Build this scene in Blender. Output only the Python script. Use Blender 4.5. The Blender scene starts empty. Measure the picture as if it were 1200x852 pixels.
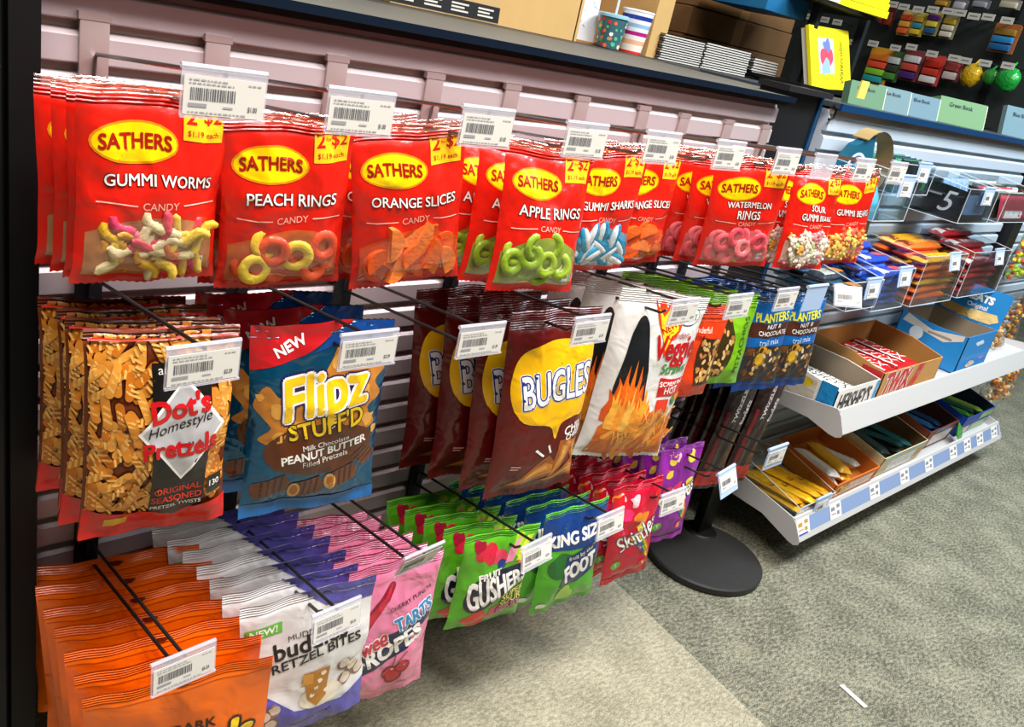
import bpy, bmesh, math, random
from mathutils import Vector, Matrix, noise
random.seed(7)
SC = bpy.context.scene
COL = SC.collection
PI = math.pi
R = math.radians

# ------------------------------------------------------------------ camera
CAM_POS = Vector((0.0, -1.0, 1.163))
YAW, PITCH, ROLL, FPX = R(47.536), R(-21.693), R(13.0126), 1018.15
def cam_axes():
    ca, sa, cb, sb, cc, sc = math.cos(YAW), math.sin(YAW), math.cos(PITCH), math.sin(PITCH), math.cos(ROLL), math.sin(ROLL)
    f = Vector((sa*cb, ca*cb, sb)); r = Vector((ca, -sa, 0)); u = r.cross(f)
    return cc*r + sc*u, -sc*r + cc*u, f
RT, UP, FW = cam_axes()
cd = bpy.data.cameras.new('camera'); cam = bpy.data.objects.new('camera', cd); COL.objects.link(cam)
cd.sensor_width = 36; cd.lens = 36*FPX/1200; cd.clip_start = .01; cd.clip_end = 60
cam.matrix_world = Matrix(((RT.x, UP.x, -FW.x, CAM_POS.x), (RT.y, UP.y, -FW.y, CAM_POS.y), (RT.z, UP.z, -FW.z, CAM_POS.z), (0, 0, 0, 1)))
SC.camera = cam
def ray(u, v): return RT*((u-600)/FPX) - UP*((v-426)/FPX) + FW
def at_y(u, v, y):            # point of the plane y = const seen at a pixel of the photograph
    r = ray(u, v); return CAM_POS + r*((y-CAM_POS.y)/r.y)
def at_z(u, v, z=0):
    r = ray(u, v); return CAM_POS + r*((z-CAM_POS.z)/r.z)
def at_plane(u, v, p, n):
    r = ray(u, v); return CAM_POS + r*((Vector(p)-CAM_POS).dot(n)/r.dot(n))

# ------------------------------------------------------------------ light
w = bpy.data.worlds.new('world'); SC.world = w; w.use_nodes = True
w.node_tree.nodes['Background'].inputs[0].default_value = (1.0, .97, .93, 1)
w.node_tree.nodes['Background'].inputs[1].default_value = .40
SC.view_settings.view_transform = 'Standard'; SC.view_settings.look = 'None'
SC.view_settings.exposure = 0.0; SC.view_settings.gamma = 1; SC.view_settings.use_curve_mapping = False
def area(name, loc, sx, sy, power, col=(1, .98, .95), rot=(0, 0, 0)):
    l = bpy.data.lights.new(name, 'AREA'); l.shape = 'RECTANGLE'; l.size = sx; l.size_y = sy; l.energy = power; l.color = col
    o = bpy.data.objects.new(name, l); COL.objects.link(o); o.location = loc; o.rotation_euler = rot
    return o
CEIL = 2.75
LIGHTS = [((.3, -.9), 82, (1, .92, .88)), ((1.9, -1.0), 78, (1, .97, .95)), ((3.5, -1.05), 95, (.74, .88, 1)), ((.9, -2.6), 9, (1, .97, .92)), ((3.0, -2.6), 16, (1, .99, .95)), ((5.4, -1.9), 24, (1, .99, .95)),
          ((1.2, 1.7), 12, (1, .98, .95)), ((3.2, 2.2), 4, (1, .98, .95))]
for i, ((lx, ly), p, c) in enumerate(LIGHTS):
    area('ceiling_lamp', (lx, ly, CEIL-.03), 1.2, .6, p, c)

# ------------------------------------------------------------------ materials
def lin(h):
    h = h.lstrip('#'); o = []
    for i in (0, 2, 4):
        c = int(h[i:i+2], 16)/255; o.append(c/12.92 if c <= .04045 else ((c+.055)/1.055)**2.4)
    return (*o, 1)
MATS = {}
def M(hexc, rough=.5, metal=0, coat=0, bump=0, bs=60, var=0, vs=8, emit=0, det=2):
    k = (hexc, rough, metal, coat, bump, bs, var, vs, emit)
    if k in MATS: return MATS[k]
    m = bpy.data.materials.new('mat_%s' % hexc); m.use_nodes = True
    nt = m.node_tree; b = nt.nodes['Principled BSDF']; b.inputs['Specular IOR Level'].default_value = .32
    c = lin(hexc); b.inputs['Base Color'].default_value = c
    b.inputs['Roughness'].default_value = rough; b.inputs['Metallic'].default_value = metal
    b.inputs['Coat Weight'].default_value = coat; b.inputs['Coat Roughness'].default_value = .12
    if emit: b.inputs['Emission Color'].default_value = c; b.inputs['Emission Strength'].default_value = emit
    if bump or var:
        tc = nt.nodes.new('ShaderNodeTexCoord')
    if bump:
        n = nt.nodes.new('ShaderNodeTexNoise'); n.inputs['Scale'].default_value = bs; n.inputs['Detail'].default_value = det
        n.inputs['Distortion'].default_value = .6
        bp = nt.nodes.new('ShaderNodeBump'); bp.inputs['Strength'].default_value = bump; bp.inputs['Distance'].default_value = .01
        nt.links.new(tc.outputs['Object'], n.inputs['Vector']); nt.links.new(n.outputs['Fac'], bp.inputs['Height']); nt.links.new(bp.outputs['Normal'], b.inputs['Normal'])
        if coat: nt.links.new(bp.outputs['Normal'], b.inputs['Coat Normal'])
    if var:
        n2 = nt.nodes.new('ShaderNodeTexNoise'); n2.inputs['Scale'].default_value = vs; n2.inputs['Detail'].default_value = 4
        mx = nt.nodes.new('ShaderNodeMix'); mx.data_type = 'RGBA'
        mx.inputs[6].default_value = tuple(x*(1-var) for x in c[:3])+(1,); mx.inputs[7].default_value = tuple(min(1, x*(1+var)) for x in c[:3])+(1,)
        nt.links.new(tc.outputs['Object'], n2.inputs['Vector']); nt.links.new(n2.outputs['Fac'], mx.inputs[0]); nt.links.new(mx.outputs[2], b.inputs['Base Color'])
    MATS[k] = m; return m
def film(h): return M(h, .34, 0, .35, .5, 24)            # printed plastic film
def ink(h): return M(h, .34, 0, .35, .5, 24)              # print on film
def foil(h): return M(h, .22, .5, .7, .6, 28)           # metallised film
def paper(h): return M(h, .7)
def clear(tint='ffffff', base=.06, rough=.06):
    k = ('clear', tint, base, rough)
    if k in MATS: return MATS[k]
    m = bpy.data.materials.new('mat_clear_plastic'); m.use_nodes = True; nt = m.node_tree; nt.nodes.clear()
    out = nt.nodes.new('ShaderNodeOutputMaterial'); t = nt.nodes.new('ShaderNodeBsdfTransparent'); g = nt.nodes.new('ShaderNodeBsdfGlossy')
    t.inputs[0].default_value = lin(tint); g.inputs[0].default_value = (1, 1, 1, 1); g.inputs['Roughness'].default_value = rough
    lw = nt.nodes.new('ShaderNodeLayerWeight'); fr = nt.nodes.new('ShaderNodeMath'); fr.operation = 'POWER'; fr.inputs[1].default_value = 4; nt.links.new(lw.outputs['Facing'], fr.inputs[0])
    ad = nt.nodes.new('ShaderNodeMath'); ad.operation = 'ADD'; ad.inputs[1].default_value = base; ad.use_clamp = True
    mx = nt.nodes.new('ShaderNodeMixShader')
    nt.links.new(fr.outputs[0], ad.inputs[0]); nt.links.new(ad.outputs[0], mx.inputs[0]); nt.links.new(t.outputs[0], mx.inputs[1]); nt.links.new(g.outputs[0], mx.inputs[2]); nt.links.new(mx.outputs[0], out.inputs[0])
    MATS[k] = m; return m
CLEAR = clear(); TRAYC = clear('f4fafc', .05, .03)
def frost(h, a, rough=.25):
    k = ('frost', h, a)
    if k in MATS: return MATS[k]
    m = bpy.data.materials.new('mat_frosted'); m.use_nodes = True; b = m.node_tree.nodes['Principled BSDF']
    b.inputs['Base Color'].default_value = lin(h); b.inputs['Alpha'].default_value = a; b.inputs['Roughness'].default_value = rough
    MATS[k] = m; return m
HOLD = frost('dfe0ea', .42); BLUEHOLD = frost('b8cfee', .75)

# ------------------------------------------------------------------ mesh building
class MB:
    def __init__(s): s.v = []; s.f = []; s.m = []; s.mats = []
    def mi(s, mat):
        if mat not in s.mats: s.mats.append(mat)
        return s.mats.index(mat)
    def add(s, V, F, mat):
        o = len(s.v); s.v += [tuple(p) for p in V]; i = s.mi(mat)
        for f in F: s.f.append([o+k for k in f]); s.m.append(i)
        return s
    def box(s, a, b, mat, bev=0, mx=None):
        if bev:
            bm = bmesh.new(); bmesh.ops.create_cube(bm, size=1)
            for q in bm.verts: q.co = Vector((a[i]+(b[i]-a[i])*(q.co[i]+.5) for i in range(3)))
            bmesh.ops.bevel(bm, geom=bm.edges[:], offset=bev, segments=2, affect='EDGES', profile=.6)
            V = [q.co.copy() for q in bm.verts]; F = [[q.index for q in f.verts] for f in bm.faces]; bm.free()
        else:
            V = [Vector((x, y, z)) for x in (a[0], b[0]) for y in (a[1], b[1]) for z in (a[2], b[2])]
            F = [(0, 1, 3, 2), (4, 6, 7, 5), (0, 4, 5, 1), (2, 3, 7, 6), (0, 2, 6, 4), (1, 5, 7, 3)]
        if mx: V = [mx @ p for p in V]
        return s.add(V, F, mat)
    def tube(s, pts, r, mat, n=8):
        pts = [Vector(p) for p in pts]; V = []; F = []; prev = None
        for i, p in enumerate(pts):
            t = (pts[min(i+1, len(pts)-1)]-pts[max(i-1, 0)]).normalized()
            if prev is None:
                a = Vector((0, 0, 1)) if abs(t.z) < .9 else Vector((1, 0, 0)); nn = t.cross(a).normalized()
            else: nn = (prev - t*prev.dot(t)).normalized()
            prev = nn; bb = t.cross(nn); rr = r[i] if isinstance(r, (list, tuple)) else r
            V += [p+nn*rr*math.cos(2*PI*k/n)+bb*rr*math.sin(2*PI*k/n) for k in range(n)]
        for i in range(len(pts)-1):
            for k in range(n): F.append((i*n+k, i*n+(k+1) % n, (i+1)*n+(k+1) % n, (i+1)*n+k))
        F.append(tuple(range(n))[::-1]); F.append(tuple(range((len(pts)-1)*n, len(pts)*n)))
        return s.add(V, F, mat)
    def lathe(s, prof, mat, n=28, c=(0, 0, 0), mx=None):
        V = []; F = []
        for (r, z) in prof: V += [Vector((c[0]+r*math.cos(2*PI*k/n), c[1]+r*math.sin(2*PI*k/n), c[2]+z)) for k in range(n)]
        for i in range(len(prof)-1):
            for k in range(n): F.append((i*n+k, i*n+(k+1) % n, (i+1)*n+(k+1) % n, (i+1)*n+k))
        F.append(tuple(range(n))[::-1]); F.append(tuple(range((len(prof)-1)*n, len(prof)*n)))
        if mx: V = [mx @ p for p in V]
        return s.add(V, F, mat)
    def prism(s, poly, d0, d1, mat, ax='x'):       # polygon in the plane across axis ax, extruded d0..d1
        def P(a, b, d): return {'x': (d, a, b), 'y': (a, d, b), 'z': (a, b, d)}[ax]
        n = len(poly); V = [P(a, b, d0) for a, b in poly]+[P(a, b, d1) for a, b in poly]
        F = [tuple(range(n)), tuple(range(n, 2*n))[::-1]]+[(i, (i+1) % n, n+(i+1) % n, n+i) for i in range(n)]
        return s.add(V, F, mat)
    def torus(s, R0, r, mat, n=18, m=8):
        V = []; F = []
        for i in range(n):
            a = 2*PI*i/n
            for j in range(m):
                b = 2*PI*j/m; V.append(((R0+r*math.cos(b))*math.cos(a), r*math.sin(b), (R0+r*math.cos(b))*math.sin(a)))
        for i in range(n):
            for j in range(m): F.append((i*m+j, ((i+1) % n)*m+j, ((i+1) % n)*m+(j+1) % m, i*m+(j+1) % m))
        return s.add(V, F, mat)
    def ell(s, c, r, mat, n=12, m=8, mx=None, jit=0):
        V = []; F = []
        for j in range(m+1):
            th = PI*j/m
            for i in range(n):
                a = 2*PI*i/n; k = 1+(random.uniform(-jit, jit) if 0 < j < m else 0)
                V.append(Vector((c[0]+r[0]*k*math.sin(th)*math.cos(a), c[1]+r[1]*k*math.sin(th)*math.sin(a), c[2]+r[2]*k*math.cos(th))))
        for j in range(m):
            for i in range(n): F.append((j*n+i, j*n+(i+1) % n, (j+1)*n+(i+1) % n, (j+1)*n+i))
        if mx: V = [mx @ p for p in V]
        return s.add(V, F, mat)
    def build(s, name, parent=None, loc=None, smooth=35):
        me = bpy.data.meshes.new(name); me.from_pydata(s.v, [], s.f)
        for mt in s.mats: me.materials.append(mt)
        me.polygons.foreach_set('material_index', s.m)
        if smooth:
            me.polygons.foreach_set('use_smooth', [True]*len(s.f)); me.set_sharp_from_angle(angle=R(smooth))
        me.update()
        o = bpy.data.objects.new(name, me); COL.objects.link(o)
        if parent: o.parent = parent
        if loc: o.location = loc
        return o
def thing(name, label, cat, loc=(0, 0, 0), group=None, rot=None):
    o = bpy.data.objects.new(name, None); COL.objects.link(o); o.empty_display_size = .02
    o.location = loc; o.rotation_mode = 'YXZ'
    if rot: o.rotation_euler = rot
    return tag(o, label, cat, group)
def tag(o, label, cat, group=None):
    o['label'] = label; o['category'] = cat
    if group: o['group'] = group
    return o
def struct(o): o['kind'] = 'structure'; return o
KIDS = {}
def children(o): return [c for c in bpy.data.objects if c.parent == o]
def dup(root, label=None, group=None):
    if root.name not in KIDS: KIDS[root.name] = [(c, children(c)) for c in children(root)]
    r = root.copy(); COL.objects.link(r)
    if label: r['label'] = label
    if group: r['group'] = group
    for c, gs in KIDS[root.name]:
        k = c.copy(); COL.objects.link(k); k.parent = r
        for g in gs:
            q = g.copy(); COL.objects.link(q); q.parent = k
    return r

# ------------------------------------------------------------------ flat print shapes: (points, faces) in a plane
TXT = {}
def text2(sx, bold=0, shear=0):
    k = (sx, bold, shear)
    if k in TXT: return TXT[k]
    cu = bpy.data.curves.new('t', 'FONT'); cu.body = sx; cu.size = 1; cu.offset = bold; cu.shear = shear; cu.resolution_u = 3; cu.fill_mode = 'FRONT'
    o = bpy.data.objects.new('t', cu); me = bpy.data.meshes.new_from_object(o)
    V = [(q.co.x, q.co.y) for q in me.vertices]; F = [tuple(p.vertices) for p in me.polygons]
    bpy.data.objects.remove(o); bpy.data.curves.remove(cu); bpy.data.meshes.remove(me)
    xs = [a for a, b in V]; ys = [b for a, b in V]; cx, cy, W = (min(xs)+max(xs))/2, (min(ys)+max(ys))/2, max(xs)-min(xs)
    # remember the plain (unemboldened) frame so an outline stays registered with its fill
    TXT[k] = ([(a-cx, b-cy) for a, b in V], F, W, max(ys)-min(ys)); return TXT[k]
def tri2(pts):
    bm = bmesh.new(); vs = [bm.verts.new((a, b, 0)) for a, b in pts]; bm.faces.new(vs)
    bmesh.ops.triangulate(bm, faces=bm.faces[:]); bm.verts.index_update()
    V = [(q.co.x, q.co.y) for q in bm.verts]; F = [tuple(q.index for q in f.verts) for f in bm.faces]; bm.free(); return V, F
def cut2(V, F, step):
    st = step if isinstance(step, tuple) else (step, step)
    bm = bmesh.new(); vs = [bm.verts.new((a, b, 0)) for a, b in V]
    for f in F:
        try: bm.faces.new([vs[i] for i in f])
        except ValueError: pass
    for ax in (0, 1):
        lo = min(p[ax] for p in V); hi = max(p[ax] for p in V); k = math.floor(lo/st[ax])+1
        while k*st[ax] < hi:
            co = [0, 0, 0]; co[ax] = k*st[ax]; no = [0, 0, 0]; no[ax] = 1
            bmesh.ops.bisect_plane(bm, geom=bm.verts[:]+bm.edges[:]+bm.faces[:], plane_co=co, plane_no=no, dist=1e-7); k += 1
    bm.verts.index_update()
    V2 = [(q.co.x, q.co.y) for q in bm.verts]; F2 = [tuple(q.index for q in f.verts) for f in bm.faces]; bm.free(); return V2, F2
def smooth_loop(P, k=4):
    out = []; n = len(P)
    for i in range(n):
        a, b, c, d = P[i-1], P[i], P[(i+1) % n], P[(i+2) % n]
        for j in range(k):
            t = j/k; out.append(tuple(.5*(2*b[q]+(c[q]-a[q])*t+(2*a[q]-5*b[q]+4*c[q]-d[q])*t*t+(3*b[q]-a[q]-3*c[q]+d[q])*t**3) for q in (0, 1)))
    return out
def ellipse(cx, cy, rx, ry, n=28, rot=0, a0=0, a1=2*PI):
    c, s = math.cos(rot), math.sin(rot); P = []
    for i in range(n):
        t = a0+(a1-a0)*i/(n if a1-a0 > 6.28 else n-1); x, y = rx*math.cos(t), ry*math.sin(t); P.append((cx+x*c-y*s, cy+x*s+y*c))
    return P
def shape2(d, w, h):
    """one print item -> points in metres on a w x h sheet (origin bottom left), faces"""
    k = d[0]; op = d[-1] if isinstance(d[-1], dict) else {}
    if k == 'T':
        _, s, cu, cv, wu = d[:5]; V, F, W, H = text2(s, 0, op.get('shear', 0))
        W0 = text2(s, 0, op.get('shear', 0))[2]; sc = wu*w/W0; hs = op.get('hs', 1); a = R(op.get('rot', 0)); c, sn = math.cos(a), math.sin(a)
        arch = op.get('arch', 0); taper = op.get('taper', 0); out = []
        for x, y in V:
            tx = x/(W/2)
            y2 = y*hs*sc*(1+taper*tx)+arch*w*(1-tx*tx); x2 = x*sc
            out.append((cu*w+x2*c-y2*sn, cv*h+x2*sn+y2*c))
        return out, F
    if k == 'O': return tri2(ellipse(d[1]*w, d[2]*h, d[3]*w, d[4]*w, 26, R(op.get('rot', 0))))
    if k == 'R': return tri2([(d[1]*w, d[2]*h), (d[3]*w, d[2]*h), (d[3]*w, d[4]*h), (d[1]*w, d[4]*h)])
    if k == 'S': return tri2([(min(1, max(0, a))*w, min(1, max(0, b))*h) for a, b in smooth_loop(d[1])])
    if k == 'P': return tri2([(a*w, b*h) for a, b in d[1]])
def dmat(d): return d[-2] if isinstance(d[-1], dict) else d[-1]
def sheet(mb, layers, w, h, fn, off0=.0004, dl=.00025, step=None):
    """lay print layers on a surface fn(x, z, offset) -> point"""
    o = off0
    for L in layers:
        st = max(4e-6, dl*.9/max(1, len(L))); o1 = o
        for di, d in enumerate(L):
            V, F = shape2(d, w, h)
            if step: V, F = cut2(V, F, step)
            o1 += st
            mb.add([fn(a, b, o1) for a, b in V], F, dmat(d))
            bo = d[-1].get('bold', 0) if d[0] == 'T' and isinstance(d[-1], dict) else 0
            if bo:               # embolden by overprinting
                r = bo*w*d[4]/text2(d[1], 0, d[-1].get('shear', 0))[2]; n = 10 if bo > .04 else 6
                for q in range(n):
                    o1 += 6e-6; dx, dy = r*math.cos(2*PI*q/n), r*math.sin(2*PI*q/n)
                    mb.add([fn(min(w*.998, max(w*.002, a+dx)), min(h*.998, max(h*.002, b+dy)), o1) for a, b in V], F, dmat(d))
        o = max(o+dl, o1+2e-5)
def blob(cu, cv, r, n=9, jit=.35, asp=1):
    P = []
    for i in range(n): k = r*(1+random.uniform(-jit, jit)); P.append((cu+k*math.cos(2*PI*i/n), cv+asp*k*math.sin(2*PI*i/n)))
    return smooth_loop(P, 3)
def capsule(cu, cv, l, r, a, asp):           # rounded bar; u,v fractions, asp = w/h
    P = []; c, s = math.cos(a), math.sin(a)
    for k in range(5): t = -PI/2+PI*k/4; P.append((l+r*math.cos(t), r*math.sin(t)))
    for k in range(5): t = PI/2+PI*k/4; P.append((-l+r*math.cos(t), r*math.sin(t)))
    return [(cu+x*c-y*s, cv+(x*s+y*c)*asp) for x, y in P]

# ------------------------------------------------------------------ bags
class Bag:
    def __init__(s, w, h, t, base, style='pillow', vb=.06, vt=.9, q=.75, wr=.0022, seed=0, header=None, side=None, shrink=.05):
        s.__dict__.update(locals())
    def g(s, v):
        a = min(1, max(0, (v-s.vb)/(s.vt-s.vb)))
        if s.style == 'stand': return (1-a**1.5)*(.35+.65*min(1, a*5))
        return math.sin(PI*a**s.q)**.75 if 0 < a < 1 else 0
    def S(s, u, v, side=1, off=0):
        g = s.g(v); e = max(0, 1-abs(2*u-1)**3)**.8; th = s.t*g*e
        x = (u-.5)*s.w*(1-s.shrink*g)
        k = math.exp(-max(0, v-s.vb)/.16)+math.exp(-max(0, s.vt-v)/.16)
        y = (.0009*math.sin((v-s.vt)*s.h*2*PI/.0036) if v > s.vt else 0)+s.wr*k*math.sin(u*19+s.seed*1.7+1.5*math.sin(v*9))*min(1, 8*min(u, 1-u))*.5
        y += s.wr*1.6*(noise.noise(Vector((u*3.2+s.seed, v*4.2, s.seed*.37))))
        n1 = noise.noise(Vector((u*3.4+v*1.3+s.seed*2.1, v*3.6*s.h/s.w-u, s.seed*.9+3))); y -= s.wr*.7*(1-min(1, abs(n1)*2.0))**2.5*min(1, 6*min(u, 1-u))*(1 if s.vb < v < s.vt else .3)
        edge = .5*s.wr*math.sin(u*8+s.seed)
        return Vector((x, y-side*(th*.5)-off, v*s.h+edge*(1 if v < .5 else -1)))
    def fn(s): return lambda a, b, o: s.S(a/s.w, b/s.h, 1, o)
    def body(s, mb, nu=40, nv=34):
        vs = [j*s.vt/nv for j in range(nv)]; k = max(4, int((1-s.vt)*s.h/.0009)); vs += [s.vt+(1-s.vt)*j/k for j in range(k+1)]; nv = len(vs)-1
        for side in (1, -1):
            V = [s.S(i/nu, v, side, 0 if side > 0 else -.0004) for v in vs for i in range(nu+1)]
            if s.style != 'stand':
                for i in range(0, nu+1, 2): V[i].z -= .0013; V[nv*(nu+1)+i].z += .0009
            groups = {}
            for j in range(nv):
                for i in range(nu):
                    a = j*(nu+1)+i; f = (a, a+1, a+nu+2, a+nu+1)
                    mt = s.base
                    if s.header and (vs[j]+vs[j+1])/2 > s.header[0]: mt = s.header[1]
                    if s.side and side < 0: mt = s.side
                    groups.setdefault(mt, []).append(f if side > 0 else f[::-1])
            o = len(s_v := mb.v); mb.v += [tuple(p) for p in V]
            for mt, F in groups.items():
                i = mb.mi(mt)
                for f in F: mb.f.append([o+k for k in f]); mb.m.append(i)
        if s.style == 'stand':      # close the folded bottom
            V = [s.S(i/nu, 0, sd, 0) for sd in (1, -1) for i in range(nu+1)]
            mb.add(V, [(i, nu+1+i, nu+2+i, i+1) for i in range(nu)], s.base)
def make_bag(bag, name, label, cat, group, layers, step=None):
    root = thing(name, label, cat, group=group)
    mb = MB(); bag.body(mb); sheet(mb, layers, bag.w, bag.h, bag.fn(), step=(bag.w/40, bag.vt*bag.h/34))
    mb.build('pouch', root, smooth=60)
    root['h'] = bag.h
    return root
def hang(root, x, y, z, yaw=0, pitch=0, roll=0):
    rot = (R(pitch), R(roll), R(yaw)); root.rotation_mode = 'YXZ'; root.rotation_euler = rot
    Mx = Matrix.Rotation(R(yaw), 3, 'Z') @ Matrix.Rotation(R(pitch), 3, 'X') @ Matrix.Rotation(R(roll), 3, 'Y')
    root.location = Vector((x, y, z)) + Mx @ Vector((0, 0, -root['h']))
ORD = ['frontmost', 'second from front', 'third from front', 'fourth from front', 'fifth from front', 'sixth from front', 'seventh from front']
def series(proto, n, pose, dy, desc, where, jit=2.5, dx=0, ys=None, rise=.117):
    """n bags threaded on one hook, the first at pose, the others behind it toward the wall"""
    x, y, z, yaw, pitch, roll = pose
    for i in range(n):
        o = proto if i == 0 else dup(proto)
        hang(o, x+dx*i+(random.uniform(-.004, .004) if i else 0), y+dy*i, z-rise*dy*i-(.002 if i else 0), yaw+(random.uniform(-jit, jit) if i else 0), pitch*(1-.15*i)+(random.uniform(-1, 1) if i else 0), roll+(random.uniform(-jit, jit)*.6 if i else 0))
        pos = ORD[i] if i < n-1 or n == 1 else 'rearmost'
        o['label'] = '%s, %s %s' % (desc, pos if n > 1 else 'hung', where); o['group'] = proto['group']
# ------------------------------------------------------------------ room
def carpet():
    m = bpy.data.materials.new('mat_carpet'); m.use_nodes = True; nt = m.node_tree; b = nt.nodes['Principled BSDF']; b.inputs['Roughness'].default_value = .95
    N = lambda t: nt.nodes.new(t); L = nt.links.new
    tc = N('ShaderNodeTexCoord'); sep = N('ShaderNodeSeparateXYZ'); L(tc.outputs['Object'], sep.inputs[0])
    # seam line through two floor points
    p, q = at_z(734.5, 694.6), at_z(898, 852); a, c = (p.y-q.y), (q.x-p.x); k = -(a*p.x+c*p.y); ln = math.hypot(a, c)
    m1 = N('ShaderNodeMath'); m1.operation = 'MULTIPLY'; m1.inputs[1].default_value = a/ln; L(sep.outputs[0], m1.inputs[0])
    m2 = N('ShaderNodeMath'); m2.operation = 'MULTIPLY_ADD'; m2.inputs[1].default_value = c/ln; m2.inputs[2].default_value = k/ln; L(sep.outputs[1], m2.inputs[0])
    sm = N('ShaderNodeMath'); sm.operation = 'ADD'; L(m1.outputs[0], sm.inputs[0]); L(m2.outputs[0], sm.inputs[1])
    gt = N('ShaderNodeMath'); gt.operation = 'GREATER_THAN'; gt.inputs[1].default_value = 0; L(sm.outputs[0], gt.inputs[0])
    tp = at_z(600, 800); flip = (a*tp.x+c*tp.y+k) < 0
    if flip: gt.operation = 'LESS_THAN'
    mp = N('ShaderNodeMapping'); mp.inputs['Scale'].default_value = (1, 2.4, 1); mp.inputs['Rotation'].default_value = (0, 0, R(35)); L(tc.outputs['Object'], mp.inputs[0])
    n1 = N('ShaderNodeTexNoise'); n1.inputs['Scale'].default_value = 70; n1.inputs['Detail'].default_value = 3; L(mp.outputs[0], n1.inputs['Vector'])
    n2 = N('ShaderNodeTexNoise'); n2.inputs['Scale'].default_value = 9; n2.inputs['Detail'].default_value = 3; L(tc.outputs['Object'], n2.inputs['Vector'])
    n3 = N('ShaderNodeTexNoise'); n3.inputs['Scale'].default_value = 230; L(mp.outputs[0], n3.inputs['Vector'])
    r1 = N('ShaderNodeValToRGB'); r1.color_ramp.elements[0].position = .43; r1.color_ramp.elements[1].position = .62
    r1.color_ramp.elements[0].color = lin('46473b'); r1.color_ramp.elements[1].color = lin('9b9982')
    r2 = N('ShaderNodeValToRGB'); r2.color_ramp.elements[0].position = .42; r2.color_ramp.elements[1].position = .64
    r2.color_ramp.elements[0].color = lin('7d7964'); r2.color_ramp.elements[1].color = lin('bdb69e')
    ad = N('ShaderNodeMath'); ad.operation = 'MULTIPLY_ADD'; ad.inputs[1].default_value = .45; L(n3.outputs['Fac'], ad.inputs[0])
    av = N('ShaderNodeMath'); av.operation = 'MULTIPLY_ADD'; av.inputs[1].default_value = .2; av.inputs[2].default_value = -.02; L(n2.outputs['Fac'], av.inputs[0])
    a3 = N('ShaderNodeMath'); a3.operation = 'MULTIPLY_ADD'; a3.inputs[1].default_value = .4; L(n1.outputs['Fac'], a3.inputs[0]); L(av.outputs[0], a3.inputs[2]); L(a3.outputs[0], ad.inputs[2])
    L(ad.outputs[0], r1.inputs[0]); L(ad.outputs[0], r2.inputs[0])
    mx = N('ShaderNodeMix'); mx.data_type = 'RGBA'; L(gt.outputs[0], mx.inputs[0]); L(r1.outputs[0], mx.inputs[6]); L(r2.outputs[0], mx.inputs[7]); L(mx.outputs[2], b.inputs['Base Color'])
    bp = N('ShaderNodeBump'); bp.inputs['Strength'].default_value = .7; bp.inputs['Distance'].default_value = .004; L(n3.outputs['Fac'], bp.inputs['Height']); L(bp.outputs[0], b.inputs['Normal'])
    return m
struct(MB().box((-3, -5, -.05), (9, 5, 0), carpet()).build('floor'))
struct(MB().box((-3, -5, CEIL), (9, 5, CEIL+.05), paper('a9a7a2')).build('ceiling'))
struct(MB().box((-3, -5.05, 0), (9, -5, CEIL), paper('6f6c66')).build('wall_front'))
struct(MB().box((-3.05, -5, 0), (-3, 5, CEIL), paper('6a6862')).build('wall_left'))
struct(MB().box((9, -5, 0), (9.05, 5, CEIL), paper('8a8880')).build('wall_right'))
struct(MB().box((-3, 5, 0), (9, 5.05, CEIL), paper('5d5b56')).build('wall_back'))

# ------------------------------------------------------------------ slat panels, posts, top ledges
PIT = .0431; Z0 = 1.0905
def slats(name, label, x0, x1, zbot, mat, groove):
    mb = MB(); z = Z0; prof = [(.022, Z0+.012), (.012, Z0+.012), (.012, Z0+.001)]
    P = [(.012, Z0+.016)]
    while z > zbot:
        P += [(.005, z+.0006), (.0, z-.0038), (0, z-.0295), (.002, z-.0312), (.012, z-.0312), (.012, z-.0405)]; z -= PIT
    P.append((.012, z+.002))
    zend = P[-1][1]; P += [(.028, zend), (.028, Z0+.016)]
    n = len(P)
    V = [(x0, y, zz) for y, zz in P]+[(x1, y, zz) for y, zz in P]
    Fs, Fg = [], []
    for i in range(n-1):
        f = (i, i+1, n+i+1, n+i); (Fg if (P[i][0] > .011 and P[i+1][0] > .011) else Fs).append(f)
    Fs.append((n-1, 0, n, 2*n-1)); Fs.append(tuple(range(n))); Fs.append(tuple(range(n, 2*n))[::-1])
    mb.add(V, Fs, mat); mb.add(V, Fg, groove)
    root = thing(name, label, 'slatwall', (0, 0, 0))
    mb.build('slat_face', root, smooth=20); return root
ALU = M('c4b7ba', .36, .3); GRV = M('b0aa9e', .5, .1)
ALU2 = M('bccad6', .35, .12); GRV2 = M('a8b2b8', .5, .1)
sl = slats('slatwall_panel', 'pinkish grey slatwall panel behind the hanging candy at left', .10, 1.729, .24, ALU, GRV)
MB().box((.1, -.002, .2), (1.729, .028, .245), M('2a2928', .6)).build('bottom_rail', sl)
sl2 = slats('slatwall_panel', 'pale bluish slatwall panel behind the shelves at right', 1.962, 3.49, .16, ALU2, GRV2)
MB().box((1.962, -.002, .12), (3.49, .028, .165), M('2a2928', .6)).build('bottom_rail', sl2)
BLK = M('0d0d0f', .5, .1, 0, 0, 60, .2, 20); BLUEE = M('0a1a2b', .35, .2)
mb = MB().box((.10, -.06, 0), (.245, .06, 1.6), M('111316', .45, .2)); mb.box((.255, -.045, 0), (.2835, .05, 1.6), M('0c0c0e', .5, .2)); mb.box((.24, -.03, 0), (.26, .04, 1.6), M('060607', .6))
tag(mb.build('upright_post'), 'tall black metal upright at the left edge', 'post')
lg = thing('counter_ledge', 'grey counter top with dark blue edge above the left candy', 'counter')
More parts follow.
